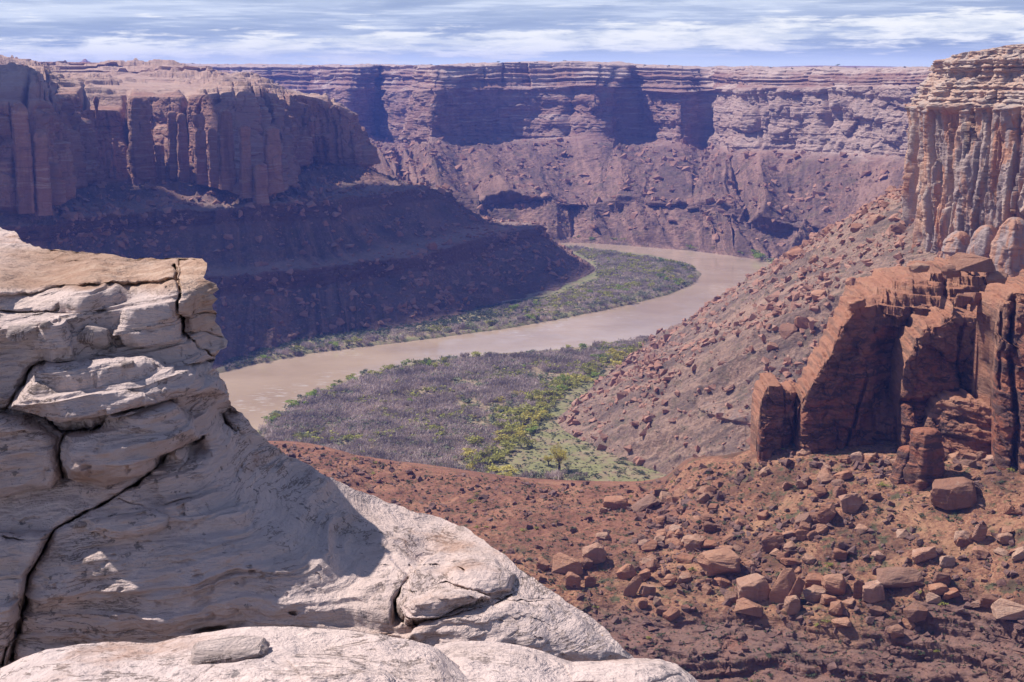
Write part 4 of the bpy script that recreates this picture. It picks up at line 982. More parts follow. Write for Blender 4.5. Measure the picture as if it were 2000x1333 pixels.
    o = grid_obj('sandstone_outcrop', P, M['white'], {'pl': 0 * brown, 'ta': brown, 'fo': np.concatenate([fold, np.repeat(fold[-1:], nb, 0)], 0)}, flip=True)
    tag(o, 'large pale grey weathered sandstone outcrop filling the left foreground', 'rock outcrop')
    GRIDS['outcrop'] = (P, np.zeros(P.shape[:2]) + 1)
make_outcrop()

def make_ledge(name, label, T, d0, d1, seed, bumps=(), x0=-420):
    T = np.array(T, float); nc, nv = 700, 260
    px = np.linspace(T[0, 0], T[-1, 0], nc)
    ty = np.interp(px, T[:, 0], T[:, 1]) + 1.5 * n1(px / 22.0, seed, 4)
    v = np.linspace(0, 1, nv) ** 0.8
    PX = px[:, None] + 0 * v; PY = 1520 + (ty[:, None] - 1520) * v
    d = d0 + (d1 - d0) * v ** 1.4 + 0 * PX
    rt = np.clip((v - 0.93) / 0.07, 0, 1); d = d + 0.10 * (1 - np.sqrt(np.clip(1 - rt ** 2, 0, 1)))
    for poly, e, a in bumps: d = d - a * block(PX + 3 * fbm(PX / 15, PY / 15, 0 * PX, 3, seed), PY, poly, e)
    P = DD(PX, PY, d); x, y, z = P[..., 0], P[..., 1], P[..., 2]
    q = z + 0.15 * y + 0.05 * fbm(x, y, z, 3, seed + 1)
    f = 0.05 * fbm(x / 0.9, y / 0.5, 0 * x, 4, seed + 2) + strata_disp(q, seed + 3, 0.035, 0.03 * fbm(x / .3, y / .3, z / .3, 3, seed + 5)) * 0.011 * sm(fbm(x / .6, y / .6, 0 * x, 3, seed + 6), -0.1, 0.2) + 0.006 * ridged(x / 0.16, y / 0.07, 0 * x, 4, seed + 4)
    P[..., 2] += f * (1 - rt * 0.6)
    nb = 40; t = np.linspace(0, 1, nb + 1)[1:]; E = P[:, -1]
    B = E[:, None] + np.stack([0 * t, 0.12 * np.sqrt(t) + 0.3 * t, -1.7 * t ** 1.6], -1)[None]
    B[..., 1] += 0.05 * fbm(B[..., 0] / .4, B[..., 2] / .4, 0 * B[..., 0], 3, seed + 8)
    P = np.concatenate([P, B], 1); z0 = np.zeros(P.shape[:2])
    o = grid_obj(name, P, M['white'], {'pl': z0 + 0.25, 'ta': z0, 'fo': P[..., 2] + 0.3 * P[..., 1]}, flip=True); tag(o, label, 'rock ledge'); GRIDS[name] = (P, z0 + 1)
make_ledge('sandstone_ledge', 'nearest low pale rock ledge with a loose flake along the bottom edge',
           [(-420, 1420), (-60, 1345), (0, 1308), (40, 1288), (90, 1270), (150, 1262), (300, 1258), (350, 1246), (420, 1236), (500, 1230), (600, 1233), (660, 1236), (740, 1243), (800, 1256), (850, 1268), (905, 1310), (950, 1345), (990, 1400)],
           5.0, 6.7, 1000, bumps=[([(560, 1290), (700, 1262), (860, 1290), (905, 1340), (600, 1350)], 20, 0.05), ([(100, 1300), (300, 1275), (420, 1300), (300, 1400), (60, 1400)], 30, 0.04)])
make_ledge('sandstone_ledge.001', 'rounded pale rock ledge at bottom centre right of the nearest ledge',
           [(820, 1300), (850, 1262), (900, 1256), (960, 1258), (1010, 1263), (1070, 1278), (1120, 1292), (1180, 1290), (1240, 1284), (1290, 1287), (1325, 1300), (1350, 1318), (1375, 1342), (1420, 1400)],
           5.6, 7.3, 1020, bumps=[([(1100, 1300), (1200, 1296), (1290, 1296), (1330, 1320), (1250, 1350), (1120, 1340)], 16, 0.05)])

# ------------------------------------------------------------------ loose rocks
def hull_rock(seed, npts=15, fine=True, flat=1.0):
    """angular block: hull of random points, chipped edges, rough faces"""
    r = np.random.RandomState(seed); bm = bmesh.new()
    pts = r.uniform(-0.5, 0.5, (npts, 3)); pts = pts / np.maximum(np.linalg.norm(pts, axis=1), 0.25)[:, None] * r.uniform(0.38, 0.5, (npts, 1))
    pts = np.sign(pts) * np.abs(pts) ** (0.66 if seed % 2 else 0.95)
    for p in pts: bm.verts.new(p)
    bmesh.ops.convex_hull(bm, input=bm.verts[:])
    for v in [v for v in bm.verts if not v.link_faces]: bm.verts.remove(v)
    if fine:
        bmesh.ops.dissolve_limit(bm, angle_limit=0.12, verts=bm.verts[:], edges=bm.edges[:])
        bmesh.ops.bevel(bm, geom=bm.edges[:], offset=0.022, segments=2, profile=0.6, affect='EDGES')
        bmesh.ops.triangulate(bm, faces=bm.faces[:])
        for _ in range(2):
            lg = [e for e in bm.edges if e.calc_length() > 0.07]
            if lg: bmesh.ops.subdivide_edges(bm, edges=lg, cuts=1)
            bmesh.ops.triangulate(bm, faces=bm.faces[:])
    else:
        bmesh.ops.triangulate(bm, faces=bm.faces[:])
    V = np.array([v.co[:] for v in bm.verts]); F = np.array([[v.index for v in f.verts] for f in bm.faces]); bm.free()
    V /= (V.max(0) - V.min(0)); V -= (V.max(0) + V.min(0)) / 2
    if fine:
        n = V / (np.linalg.norm(V, axis=1)[:, None] + 1e-6)
        V = V + n * (0.045 * fbm(V[:, 0] * 4 + seed, V[:, 1] * 4, V[:, 2] * 7, 4, seed, 0.6) + 0.016 * strata_disp(V[:, 2] + 0.15 * V[:, 0], seed, 0.11, 0))[:, None]
    return V, F
ROCKS = []
for k in range(14):
    V, F = hull_rock(50 + k, 15 + (k * 5) % 12)
    ROCKS.append(mesh_np('boulder', V, None, M['boulder'], {'pl': V[:, 0] * 0 + (0.0, 0.15, 0.45)[k % 3], 'ta': V[:, 0] * 0}, False, F3=F))
SMALL = [hull_rock(80 + k, 9, False) for k in range(14)]
CAMP = np.array([0, 0, CAM_Z])
BOULDERS = []      # (pos, size xyz, rotation, zone)
def hit(gname, px, py):
    P, K = GRIDS[gname]
    if ('pj', gname) not in GRIDS: GRIDS['pj', gname] = proj(P)
    X, Y, f = GRIDS['pj', gname]
    q = (X - px) ** 2 + (Y - py) ** 2; q = np.where(f > 0, q, 1e12)
    m = q.min(); c = np.where(q < max(m * 1.0, 9.0), f, 1e12); i = np.unravel_index(np.argmin(c), c.shape)
    return P[i].copy()
def add_boulder(me, pos, size, rot, label, group=None, name='boulder', cat='boulder'):
    o = bpy.data.objects.new(name, me); C.objects.link(o); o.location = pos; o.scale = size; o.rotation_euler = rot
    tag(o, label, cat, group); return o
def place(px, py, w, h, label, v=0, tilt=0.0, rz=0.0, deep=1.0, g='near', sink=0.12, cat='boulder', name='boulder'):
    """px,py = centre of the rock in the photo, w,h its size there"""
    p = hit(g, px, py + h * 0.42); dist = np.linalg.norm(p - CAMP); m = dist / FPX
    W_, H_ = w * m, h * m
    p[2] += H_ * (0.5 - sink)
    o = add_boulder(ROCKS[v % 14], p, (W_, W_ * deep, H_ * 1.05), (0.0, tilt, rz), label, None, name, cat); return o
NEARB = [
 (1203, 978, 50, 22, 'long flat-topped boulder lying on the saddle below the green flat', 1, 0.05), (1252, 984, 62, 17, 'long thin slab leaning up the slope beside the flat-topped saddle boulder', 2, -0.62),
 (1177, 994, 17, 12, 'small boulder just below left of the flat-topped saddle boulder', 3), (1159, 1077, 48, 36, 'squarish boulder with bright top, right of a pair on the saddle', 4),
 (1107, 1095, 60, 34, 'wide dark-fronted boulder, left of a pair on the saddle', 5), (1062, 1101, 28, 20, 'small boulder at the left end of the saddle pair', 6),
 (1146, 1098, 26, 20, 'pale boulder tucked in front between the saddle pair', 7), (1176, 1046, 30, 15, 'lone flat boulder behind the saddle pair', 8),
 (1120, 1130, 32, 32, 'rounded tan boulder near the foot of the pale outcrop', 9), (1150, 1132, 25, 22, 'smaller tan boulder right beside the rounded one near the outcrop', 0),
 (1220, 1114, 34, 26, 'boulder above the upright leaning slab left of the big cluster', 1, -0.4), (1236, 1140, 24, 48, 'narrow slab standing tilted beside a low boulder', 2, 0.5),
 (1266, 1149, 36, 22, 'low wedge boulder right of the narrow tilted slab', 3), (1254, 1176, 20, 18, 'small red boulder below the narrow tilted slab', 4),
 (1284, 1170, 16, 17, 'small upright rock right of the small red boulder', 5), (1293, 1189, 28, 13, 'flat little boulder lowest below the tilted slab', 6),
 (1357, 1057, 44, 30, 'dark hollowed boulder behind the broad bright slab', 7), (1409, 1095, 92, 44, 'broad bright slab, largest flat boulder mid slope', 8, 0.08),
 (1387, 1026, 28, 20, 'pale rounded boulder upslope of the dark hollowed boulder', 9), (1507, 1055, 44, 28, 'tilted pale slab upslope of the big square block', 0, -0.2),
 (1468, 1145, 62, 48, 'big square block with broken front in the central cluster', 1), (1528, 1140, 40, 80, 'tall leaning slab standing upright in the central cluster', 2, 0.28),
 (1552, 1150, 26, 56, 'thinner slab leaning against the tall upright one', 3, 0.3), (1545, 1178, 32, 34, 'rounded boulder in front of the tall leaning slab', 4, 0.2),
 (1462, 1180, 54, 24, 'split pale boulder below the big square block', 5), (1592, 1132, 50, 28, 'tan wedge boulder right of the tall leaning slab', 6, -0.1),
 (1590, 1156, 48, 26, 'low boulder below the tan wedge boulder', 7), (1628, 1140, 50, 38, 'dark red boulder at the right end of the central cluster', 8), (1617, 1168, 30, 20, 'small boulder in front of the dark red cluster boulder', 9),
 (1677, 1148, 24, 36, 'upright egg-shaped boulder right of the central cluster', 0), (1705, 1150, 42, 36, 'dark rounded boulder beside the egg-shaped one', 1),
 (1748, 1123, 94, 34, 'long smooth pale boulder lying on the right slope', 2), (1838, 1127, 34, 24, 'rounded boulder on top of a stacked pair at right', 3), (1832, 1147, 38, 18, 'flat boulder under a stacked pair at right', 4),
 (1823, 1164, 28, 18, 'small boulder below the stacked pair at right', 5), (1712, 1190, 34, 15, 'flat boulder below the dark rounded one', 6), (1785, 1193, 50, 28, 'tan boulder with dark underside on the lower right slope', 7),
 (1645, 1213, 40, 13, 'thin flat boulder on bare ground below the central cluster', 8), (1805, 1078, 48, 24, 'boulder tilted upslope above the long smooth pale one', 9, -0.5),
 (1660, 975, 48, 34, 'dark split boulder high on the slope below the fin', 0, -0.2), (1862, 958, 84, 50, 'big dark shaded boulder right of the twin pinnacles', 1), (1877, 1046, 34, 26, 'square red boulder beside an upright pale one', 2),
 (1912, 1038, 28, 36, 'upright pale boulder with pointed top on the right slope', 3, 0.2), (1962, 1048, 30, 18, 'tan flat boulder near the right edge', 4), (1975, 1186, 72, 30, 'large layered boulder at the right edge of the slope', 5),
 (1930, 1170, 36, 20, 'dark-sided boulder left of the layered one at right edge', 6), (1612, 1000, 34, 40, 'dark leaning slab upslope of the central cluster', 7, 0.5), (1753, 1232, 34, 22, 'boulder in a lone little pile low on the right slope', 8),
 (1640, 1080, 28, 22, 'tan boulder midway between cluster and fin', 9), (1566, 1040, 26, 20, 'pale angular boulder upslope of the tall leaning slab', 0), (1292, 1045, 20, 16, 'rounded boulder on the slope right of the saddle', 1),
]
for i, b in enumerate(NEARB):
    px, py, w, h, lab, v = b[:6]; tl = b[6] if len(b) > 6 else 0.0
    place(px, py, w, h, lab, v, tl, rz=0.25 * math.sin(i * 2.3), deep=0.5 if w < h * 0.8 else 0.8)
for px, ty, by, w, sh, i_, lab in ((1803, 838, 938, 56, 0.05, 31, 'tall pinnacle rock, right one of a pair before the fin'), (1748, 872, 936, 36, 0.42, 37, 'leaning pinnacle rock, left one of a pair before the fin')):
    p = hit('near', px, by); top = D(px, ty, p[1]); tag(stack('rock_pinnacle', p, top, w * 0.5 * p[1] / FPX * 0.95, i_, 0, M['fin'], sh), lab, 'rock pinnacle')
def fixed(px, py, d, w, h, label, v, tilt=0.0, deep=0.8, rz=0.2, mat=None, **k):
    p = D(px, py, d); m = np.linalg.norm(p - CAMP) / FPX
    return add_boulder(ROCKS[v % 14], p, (w * m, w * m * deep, h * m), (0, tilt, rz), label, **k)
fixed(1910, 583, 436, 56, 28, 'rounded balanced boulder on the right shoulder of the fin', 3)
fixed(1880, 585, 434, 34, 24, 'smaller boulder touching the balanced one on the fin', 6)
fixed(1895, 512, 466, 74, 34, 'flat red cap rock, largest on the crest of the fin', 5, deep=1.0)
fixed(1860, 530, 464, 40, 26, 'red rock left of the largest cap rock on the fin', 8)
fixed(1945, 542, 462, 44, 26, 'red ledge rock right of the largest cap rock on the fin', 2)
fixed(1795, 523, 462, 44, 18, 'low knobby cap rock at the middle of the fin crest', 7)
fixed(1672, 594, 446, 36, 20, 'rounded cap rock at the upper left corner of the fin', 9, -0.3)
for i_, (px, ty, by, w, lab) in enumerate([(1872, 452, 520, 52, 'knobby rock shoulder at the foot of the butte, leftmost of three'), (1925, 440, 520, 50, 'rounded rock shoulder at the foot of the butte, middle of three'), (1978, 425, 530, 62, 'tall rounded rock shoulder at the foot of the butte by the right edge')]):
    d_ = (668, 652, 640)[i_]; tag(stack('rock_shoulder', D(px, by, d_), D(px, ty, d_), w * 0.5 * d_ / FPX, 41 + i_ * 3, 3, M['butte']), lab, 'rock')
p = hit('left', 845, 486); add_boulder(ROCKS[4], p + np.array([0, 0, 3.2]), (10.5, 8, 7.5), (0, 0, 0.4), 'lone rounded boulder on the bench above the river bend')

def scatter(g, n, kr, size, seed, zone, cond=None, frame=True, flat=0.7, power=2.2):
    r = np.random.RandomState(seed); P, K = GRIDS[g]
    X, Y, f = proj(P)
    ok = (K > kr[0]) & (K < kr[1])
    if frame: ok &= (X > -80) & (X < 2080) & (Y < 1400)
    if cond is not None: ok &= cond(P, X, Y)
    ar = np.linalg.norm(np.cross(np.gradient(P, axis=0), np.gradient(P, axis=1)), axis=2) * ok
    ar = ar * (0.25 + np.clip(fbm(P[..., 0] / 26, P[..., 1] / 26, 0 * X, 3, seed) + 0.35, 0, 1) ** 1.5 * 2)
    c = np.cumsum(ar.ravel()); pick = np.searchsorted(c, r.rand(n) * c[-1])
    for p in P.reshape(-1, 3)[np.clip(pick, 0, len(c) - 1)]:
        s_ = size[0] + (size[1] - size[0]) * r.rand() ** (power * 2.2)
        sz = np.array([1, r.uniform(0.55, 1.1), r.uniform(0.35, 1.0) * flat + 0.12]) * s_
        BOULDERS.append((p + np.array([0, 0, sz[2] * 0.22]), sz, (r.uniform(-.45, .45), r.uniform(-.45, .45), r.uniform(0, 6.28)), zone))
scatter('near', 9000, (2.9, 6.4), (0.25, 2.9), 21, 'near', power=2.8)
scatter('near', 1500, (3.2, 6.0), (0.5, 5.2), 22, 'near', cond=lambda P, X, Y: X > 1250, power=2.0)
scatter('near', 2500, (5.2, 7.2), (0.4, 2.6), 23, 'near', power=2.6)
scatter('talus', 27000, (0.9, 5.0), (0.6, 6.5), 24, 'talus', power=3.0)
scatter('talus', 420, (0.9, 2.4), (4, 12), 25, 'talus', power=2.2)
scatter('far', 11000, (4.0, 6.9), (1.3, 13), 26, 'far', power=3.0)
scatter('left', 8500, (3.0, 7.9), (1.0, 9), 27, 'left', power=3.0)
rank = []
for i, (p, sz, rt, zone) in enumerate(BOULDERS):
    X, Y, f = proj(p); vis = (0 < X < 2000) and (0 < Y < 1333)
    if X < 450 or (zone == 'near' and X < np.interp(Y, [a for a, b in ROUT], [b for a, b in ROUT]) + 10): vis = False
    rank.append(float(sz.max() / f) if vis and zone in ('near', 'talus') else 0.0)
n_ind = 300 - len(NEARB) - 8
top = set(np.argsort(rank)[::-1][:n_ind].tolist())
LAB = {'near': ('angular red boulder half buried among rubble on the slope below the fin', 'loose boulders on the slope below the fin'),
       'talus': ('weathered boulder lying on the long talus slope below the butte', 'boulders on the talus slope below the butte')}
for i in top:
    p, sz, rt, zone = BOULDERS[i]
    add_boulder(ROCKS[i % 14], p, sz, rt, LAB[zone][0], LAB[zone][1])
def merge(name, items, protos, mat, label, cat, seed=0, attrs=None):
    r = np.random.RandomState(seed); VV = []; FF = []; off = 0
    for (p, sz, rt) in items:
        V, F = protos[r.randint(len(protos))]
        cx, sx, cy, sy, cz, sz_ = math.cos(rt[0]), math.sin(rt[0]), math.cos(rt[1]), math.sin(rt[1]), math.cos(rt[2]), math.sin(rt[2])
        R = np.array([[cz, -sz_, 0], [sz_, cz, 0], [0, 0, 1]]) @ np.array([[cy, 0, sy], [0, 1, 0], [-sy, 0, cy]]) @ np.array([[1, 0, 0], [0, cx, -sx], [0, sx, cx]])
        VV.append((V * sz) @ R.T + p); FF.append(F + off); off += len(V)
    VV = np.concatenate(VV); FF = np.concatenate(FF)
    a = {'pl': 0 * VV[:, 0], 'ta': 0 * VV[:, 0]}
    me = mesh_np(name, VV, FF if FF.shape[1] == 4 else None, mat, a, False, F3=FF if FF.shape[1] == 3 else None)
    o = link(name, me); tag(o, label, cat, None, 'stuff'); return o
for zone, nm, lab in (('near', 'rubble', 'countless small red stones strewn over the near slope'), ('talus', 'talus_rubble', 'countless stones covering the talus slope below the butte'),
                      ('far', 'scree', 'scree and blocks covering the foot of the far canyon wall'), ('left', 'shaded_scree', 'scree on the shaded benches of the left canyon wall')):
    it = [BOULDERS[i][:3] for i in range(len(BOULDERS)) if BOULDERS[i][3] == zone and i not in top]
    merge(nm, it, SMALL, {'near': M['near'], 'talus': M['rubble'], 'far': M['rubble'], 'left': M['rubble']}[zone], lab, 'rubble', 5)

# loose stones resting on the outcrop
def stone(px, py, w, h, label, v, tilt=0, sink=0.2, name='stone', deep=0.9):
    p = hit('outcrop' if py < 1225 else 'sandstone_ledge', px, py + h * 0.45); m = np.linalg.norm(p - CAMP) / FPX
    p = p + np.array([0, 0.12 * w * m, h * m * (0.5 - sink)])
    o = add_boulder(PALE[v % 4], p, (w * m, w * m * deep, h * m), (0, tilt, 0.3), label, None, name, 'stone'); return o
PALE = []
for k in range(4):
    V, F = hull_rock(150 + k, 22)
    PALE.append(mesh_np('stone', V, None, M['white'], {'pl': V[:, 0] * 0 + 0.5, 'ta': V[:, 0] * 0}, True, F3=F))
stone(182, 652, 66, 52, 'rounded grey block perched in the hollow of the pale outcrop', 0, 0.15)
stone(44, 646, 66, 34, 'weathered pale stone lying at the far left of the outcrop', 1)
stone(88, 634, 26, 16, 'small pale stone right of the weathered one at far left', 2)
stone(230, 666, 17, 12, 'upper of two small white stones beside the perched block', 3)
stone(222, 681, 16, 12, 'lower of two small white stones beside the perched block', 2)
stone(246, 709, 26, 14, 'flat white stone under the two small white stones', 1)
stone(160, 1026, 32, 16, 'small tan flat stone on the lower left of the outcrop', 0)
stone(445, 1266, 150, 32, 'thin grey broken flake lying on the nearest ledge', 1, 0.02, sink=0.38, deep=0.7)

# ------------------------------------------------------------------ plants
def leaf_cloud(seed, n, a, blobs=7, up=False, hgt=1.0, hollow=0.0):
    """n leaf-clump quads spread through several lobes; unit-size bush standing on z=0"""
    r = np.random.RandomState(seed); VV = []
    cs = [np.array([r.normal() * 0.24, r.normal() * 0.24, r.uniform(0.25, 0.72) * hgt]) for _ in range(blobs)]; rs = [r.uniform(0.16, 0.30) for _ in range(blobs)]
    for i in range(n):
        k = r.randint(blobs); v = r.normal(size=3); v /= np.linalg.norm(v); rad = rs[k] * r.uniform(hollow, 1.0) ** 0.45
        p = cs[k] + v * rad * np.array([1, 1, 0.85 * hgt])
        if p[2] < 0.02: p[2] = r.uniform(0.02, 0.2)
        s_ = a * r.uniform(0.6, 1.4)
        if up:
            d1 = np.array([r.normal() * 0.35, r.normal() * 0.35, 1.0]); d1 /= np.linalg.norm(d1); d2 = np.cross(d1, r.normal(size=3)); d2 /= np.linalg.norm(d2)
            q = [p - d1 * s_ * 1.5 - d2 * s_ * 0.16, p - d1 * s_ * 1.5 + d2 * s_ * 0.16, p + d1 * s_ * 1.5 + d2 * s_ * 0.10, p + d1 * s_ * 1.5 - d2 * s_ * 0.10]
        else:
            d1 = r.normal(size=3); d1 /= np.linalg.norm(d1); d2 = np.cross(d1, r.normal(size=3)); d2 /= np.linalg.norm(d2)
            q = [p - d1 * s_ - d2 * s_ * 0.3, p + d2 * s_ * 0.7 - d1 * s_ * 0.2, p + d1 * s_ + d2 * s_ * 0.2, p - d2 * s_ * 0.6 + d1 * s_ * 0.1]
        VV += q
    V = np.array(VV); F = np.arange(len(V)).reshape(-1, 4); return V, F
BUSH = {}
for mname in ('olive', 'fresh', 'grey', 'yellow', 'bare', 'dark', 'juniper'):
    BUSH[mname] = []
    for k in range(4):
        V, F = leaf_cloud(200 + k * 7 + len(mname), 260 if mname != 'juniper' else 90, 0.058 if mname != 'bare' else 0.10, blobs=8, up=(mname in ('bare',)), hgt=0.8 if mname != 'dark' else 0.7)
        BUSH[mname].append(mesh_np('shrub', V, F, M[mname], None, False))
TH_BARE = [leaf_cloud(300 + k, 46, 0.13, 5, True, 0.85) for k in range(8)]
TH_LEAF = [leaf_cloud(320 + k, 40, 0.12, 5, False, 0.75) for k in range(8)]
TINY = [leaf_cloud(340 + k, 14, 0.2, 3, False, 0.7) for k in range(5)]
FZ = lambda x, y: float(floor_z(np.array([[x]], np.float32), np.array([[y]], np.float32))[0, 0])
def floor_zs(XY):
    a = np.array(XY, float); return floor_z(a[:, :1].astype(np.float32), a[:, 1:2].astype(np.float32))[:, 0]
def along(pts, n, jx, jy, seed):
    """points scattered along a photo polyline, converted to the valley floor"""
    r = np.random.RandomState(seed); p = np.array(pts, float); W_ = np.array([Z(a, b, 2.5)[:2] for a, b in p])
    L = np.concatenate([[0], np.cumsum(np.linalg.norm(np.diff(W_, axis=0), axis=1))]); t = np.sort(r.rand(n)) * L[-1]
    x = np.interp(t, L, W_[:, 0]) + r.normal(size=n) * jx; y = np.interp(t, L, W_[:, 1]) + r.normal(size=n) * jy
    return np.stack([x, y], 1)
def bushes(XY, mats, size, label, group, seed, name='shrub', cat='shrub', zz=None, keep=True):
    r = np.random.RandomState(seed); names = list(mats); pr = np.array([mats[k] for k in names], float); pr /= pr.sum()
    XY = np.array(XY); hz = floor_zs(XY) if zz is None else zz
    for (x, y), z in zip(XY, hz):
        if z < 0.6: continue
        mn = names[r.choice(len(names), p=pr)]; s_ = r.uniform(*size)
        o = bpy.data.objects.new(name, BUSH[mn][r.randint(4)]); C.objects.link(o); o.location = (x, y, z - 0.15)
        o.scale = (s_ * r.uniform(1.0, 1.5), s_ * r.uniform(1.0, 1.5), s_ * r.uniform(0.75, 1.1)); o.rotation_euler = (0, 0, r.uniform(0, 6.28))
        tag(o, label, cat, group)
FARBANK = [(450, 722), (520, 700), (600, 682), (700, 668), (760, 657), (850, 648), (930, 639), (1000, 628), (1100, 610), (1200, 592), (1290, 568), (1345, 546), (1355, 533), (1330, 519), (1270, 507)]
NEARBANK = [(505, 838), (560, 803), (620, 769), (700, 739), (800, 716), (900, 703), (1000, 694), (1100, 686), (1200, 675), (1282, 658)]
EDGE = [(945, 930), (962, 885), (1000, 845), (1045, 802), (1090, 765), (1150, 728), (1240, 688)]
bushes(along(FARBANK, 95, 2, 3.0, 1), {'grey': 5, 'olive': 3, 'fresh': 1, 'bare': 2}, (5, 8.5), 'bushy willow in the row lining the far river bank', 'willows lining the far river bank', 401)
bushes(along(NEARBANK, 55, 2, 4.0, 2), {'fresh': 2, 'olive': 3, 'grey': 3, 'bare': 1}, (5, 8), 'green shrub along the near edge of the river before the thicket', 'shrubs along the near river edge', 402)
bushes(along(EDGE, 60, 6, 9.0, 3), {'yellow': 4, 'olive': 4, 'fresh': 1}, (6, 10), 'yellow-green shrub between the grey thicket and the open green flat', 'yellow-green shrubs edging the green flat', 403)
bushes(along([(1120, 490), (1200, 497), (1265, 512), (1310, 530), (1300, 550), (1240, 562), (1180, 575), (1100, 592), (1000, 610)], 48, 4, 10.0, 4), {'olive': 4, 'fresh': 2, 'yellow': 1, 'bare': 3}, (4.5, 8), 'rounded shrub on the green bar inside the river bend', 'shrubs on the green bar inside the bend', 404)
bushes(along([(940, 935), (1000, 944), (1080, 938), (1140, 950)], 14, 3, 6.0, 5), {'bare': 4, 'grey': 3, 'yellow': 3}, (5, 8), 'shrub at the lower corner of the green flat near the saddle', 'shrubs at the lower corner of the green flat', 405)
bushes(along([(620, 800), (760, 790), (860, 860), (900, 880), (980, 790), (1060, 730), (1180, 700)], 34, 24, 26.0, 6), {'olive': 3, 'yellow': 2, 'fresh': 1}, (3.5, 6), 'pale green shrub standing out of the grey thicket', 'green shrubs among the grey thicket', 406)
def fill(poly, n, protos, size, mat, label, name, seed, squash=0.8, edge_noise=0.0, lift=0.0):
    r = np.random.RandomState(seed); w = np.array([Z(a, b, 2.0)[:2] for a, b in poly]); lo, hi = w.min(0), w.max(0)
    XY = r.rand(int(n * 3.5), 2) * (hi - lo) + lo; k = inside(XY[:, 0], XY[:, 1], w); XY = XY[k][:n]
    if edge_noise: XY = XY[fbm(XY[:, 0] / 28, XY[:, 1] / 28, 0 * XY[:, 0], 3, seed) > -edge_noise]
    hz = floor_zs(XY); hz = np.where(hz > 0.4, hz + lift, hz); it = []
    for (x, y), z in zip(XY, hz):
        if z < 0.4: continue
        s_ = size[0] + (size[1] - size[0]) * r.rand() ** 1.5
        it.append((np.array([x, y, z - 0.1]), np.array([s_ * 1.25, s_ * 1.25, s_ * squash]), (0, 0, r.uniform(0, 6.28))))
    return merge(name, it, protos, mat, label, 'undergrowth', seed)
THICK = [(505, 842), (560, 806), (640, 766), (700, 742), (820, 716), (1000, 697), (1150, 685), (1285, 658), (1200, 705), (1110, 755), (1060, 795), (1000, 845), (965, 885), (945, 935), (1010, 975), (700, 960), (560, 900)]
fill(THICK, 7500, TH_BARE, (2.8, 6.4), M['bare'], 'grey leafless thicket covering the near river flat', 'thicket', 501, edge_noise=0.30)
fill(THICK, 1700, TH_LEAF, (3.0, 6.5), M['olive'], 'olive leafy clumps scattered through the near thicket', 'undergrowth', 509, edge_noise=-0.12)
fill(THICK, 2600, TH_LEAF, (2.4, 5.2), M['grey'], 'grey-green undergrowth mixed through the near thicket', 'undergrowth', 502, edge_noise=0.05)
fill([(930, 950), (965, 880), (1005, 835), (1050, 792), (1100, 755), (1200, 698), (1275, 660), (1240, 690), (1140, 745), (1075, 800), (1030, 850), (985, 890), (960, 955)], 620, TH_LEAF, (3.5, 7.5), M['olive'], 'yellow-green leafy undergrowth along the right edge of the thicket', 'undergrowth', 508)
BANKS = [(440, 728), (600, 693), (800, 668), (1000, 641), (1200, 604), (1300, 579), (1368, 548), (1345, 517), (1200, 493), (1090, 481), (1085, 486), (1180, 500), (1260, 515), (1300, 535), (1270, 556), (1160, 588), (1040, 615), (930, 632), (800, 646), (680, 660), (560, 685), (440, 716)]
fill(BANKS, 3600, TH_BARE, (3.0, 5.5), M['bare'], 'grey twiggy brush lining the far bank of the river', 'brush', 503)
fill(BANKS, 1500, TH_LEAF, (2.6, 5.0), M['grey'], 'grey-green brush lining the far bank of the river', 'brush', 504)
fill([(930, 612), (1060, 588), (1170, 550), (1165, 515), (1110, 486), (1220, 500), (1310, 530), (1270, 562), (1160, 592), (1000, 620)], 1500, TH_BARE, (2.6, 5.0), M['bare'], 'grey twiggy brush on the bar inside the bend', 'brush', 510, edge_noise=0.0)
fill([(930, 612), (1060, 588), (1170, 550), (1165, 515), (1110, 486), (1220, 500), (1310, 530), (1270, 562), (1160, 592), (1000, 620)], 1300, TH_LEAF, (2.4, 5.4), M['olive'], 'olive undergrowth on the bar inside the bend', 'undergrowth', 511, edge_noise=0.02)
fill([(440, 722), (560, 688), (680, 664), (800, 648), (930, 632), (1040, 612), (1060, 585), (930, 604), (800, 632), (680, 648), (560, 668), (440, 705)], 2600, TH_LEAF, (1.8, 4.2), M['dark'], 'dark green undergrowth between the far bank brush and the shaded slope', 'undergrowth', 512)
fill([(930, 605), (1060, 583), (1165, 545), (1160, 515), (1120, 492), (1220, 506), (1290, 530), (1250, 560), (1150, 588), (1000, 612)], 2600, TINY, (1.2, 2.4), M['dark'], 'low dark green scrub on the bar inside the bend', 'scrub', 505, 0.6)
fill([(1080, 462), (1200, 469), (1300, 476), (1400, 486), (1480, 500), (1540, 524), (1520, 530), (1470, 508), (1400, 492), (1300, 482), (1200, 475), (1080, 470)], 2600, TH_LEAF, (3.2, 6.0), M['grey'], 'thin strip of brush below the far talus at the outer bank', 'brush', 506, lift=1.6)
q = along([(1090, 465), (1200, 470), (1300, 478), (1400, 488), (1480, 502), (1535, 525)], 34, 4, 5.0, 7)
bushes(q, {'fresh': 3, 'olive': 2}, (5.5, 9.5), 'bright green shrub on the outer bank below the far talus', 'shrubs on the outer river bank', 407, zz=np.maximum(floor_zs(q), 1.0) + 1.5)
FLAT = [(1240, 690), (1150, 730), (1095, 768), (1060, 800), (1000, 850), (965, 890), (945, 940), (1140, 985), (1330, 960), (1350, 930), (1260, 880), (1150, 860), (1110, 820), (1180, 740)]
fill(FLAT, 1500, TINY, (0.9, 2.1), M['dark'], 'countless low sage plants dotting the green flat', 'sage', 507, 0.65)
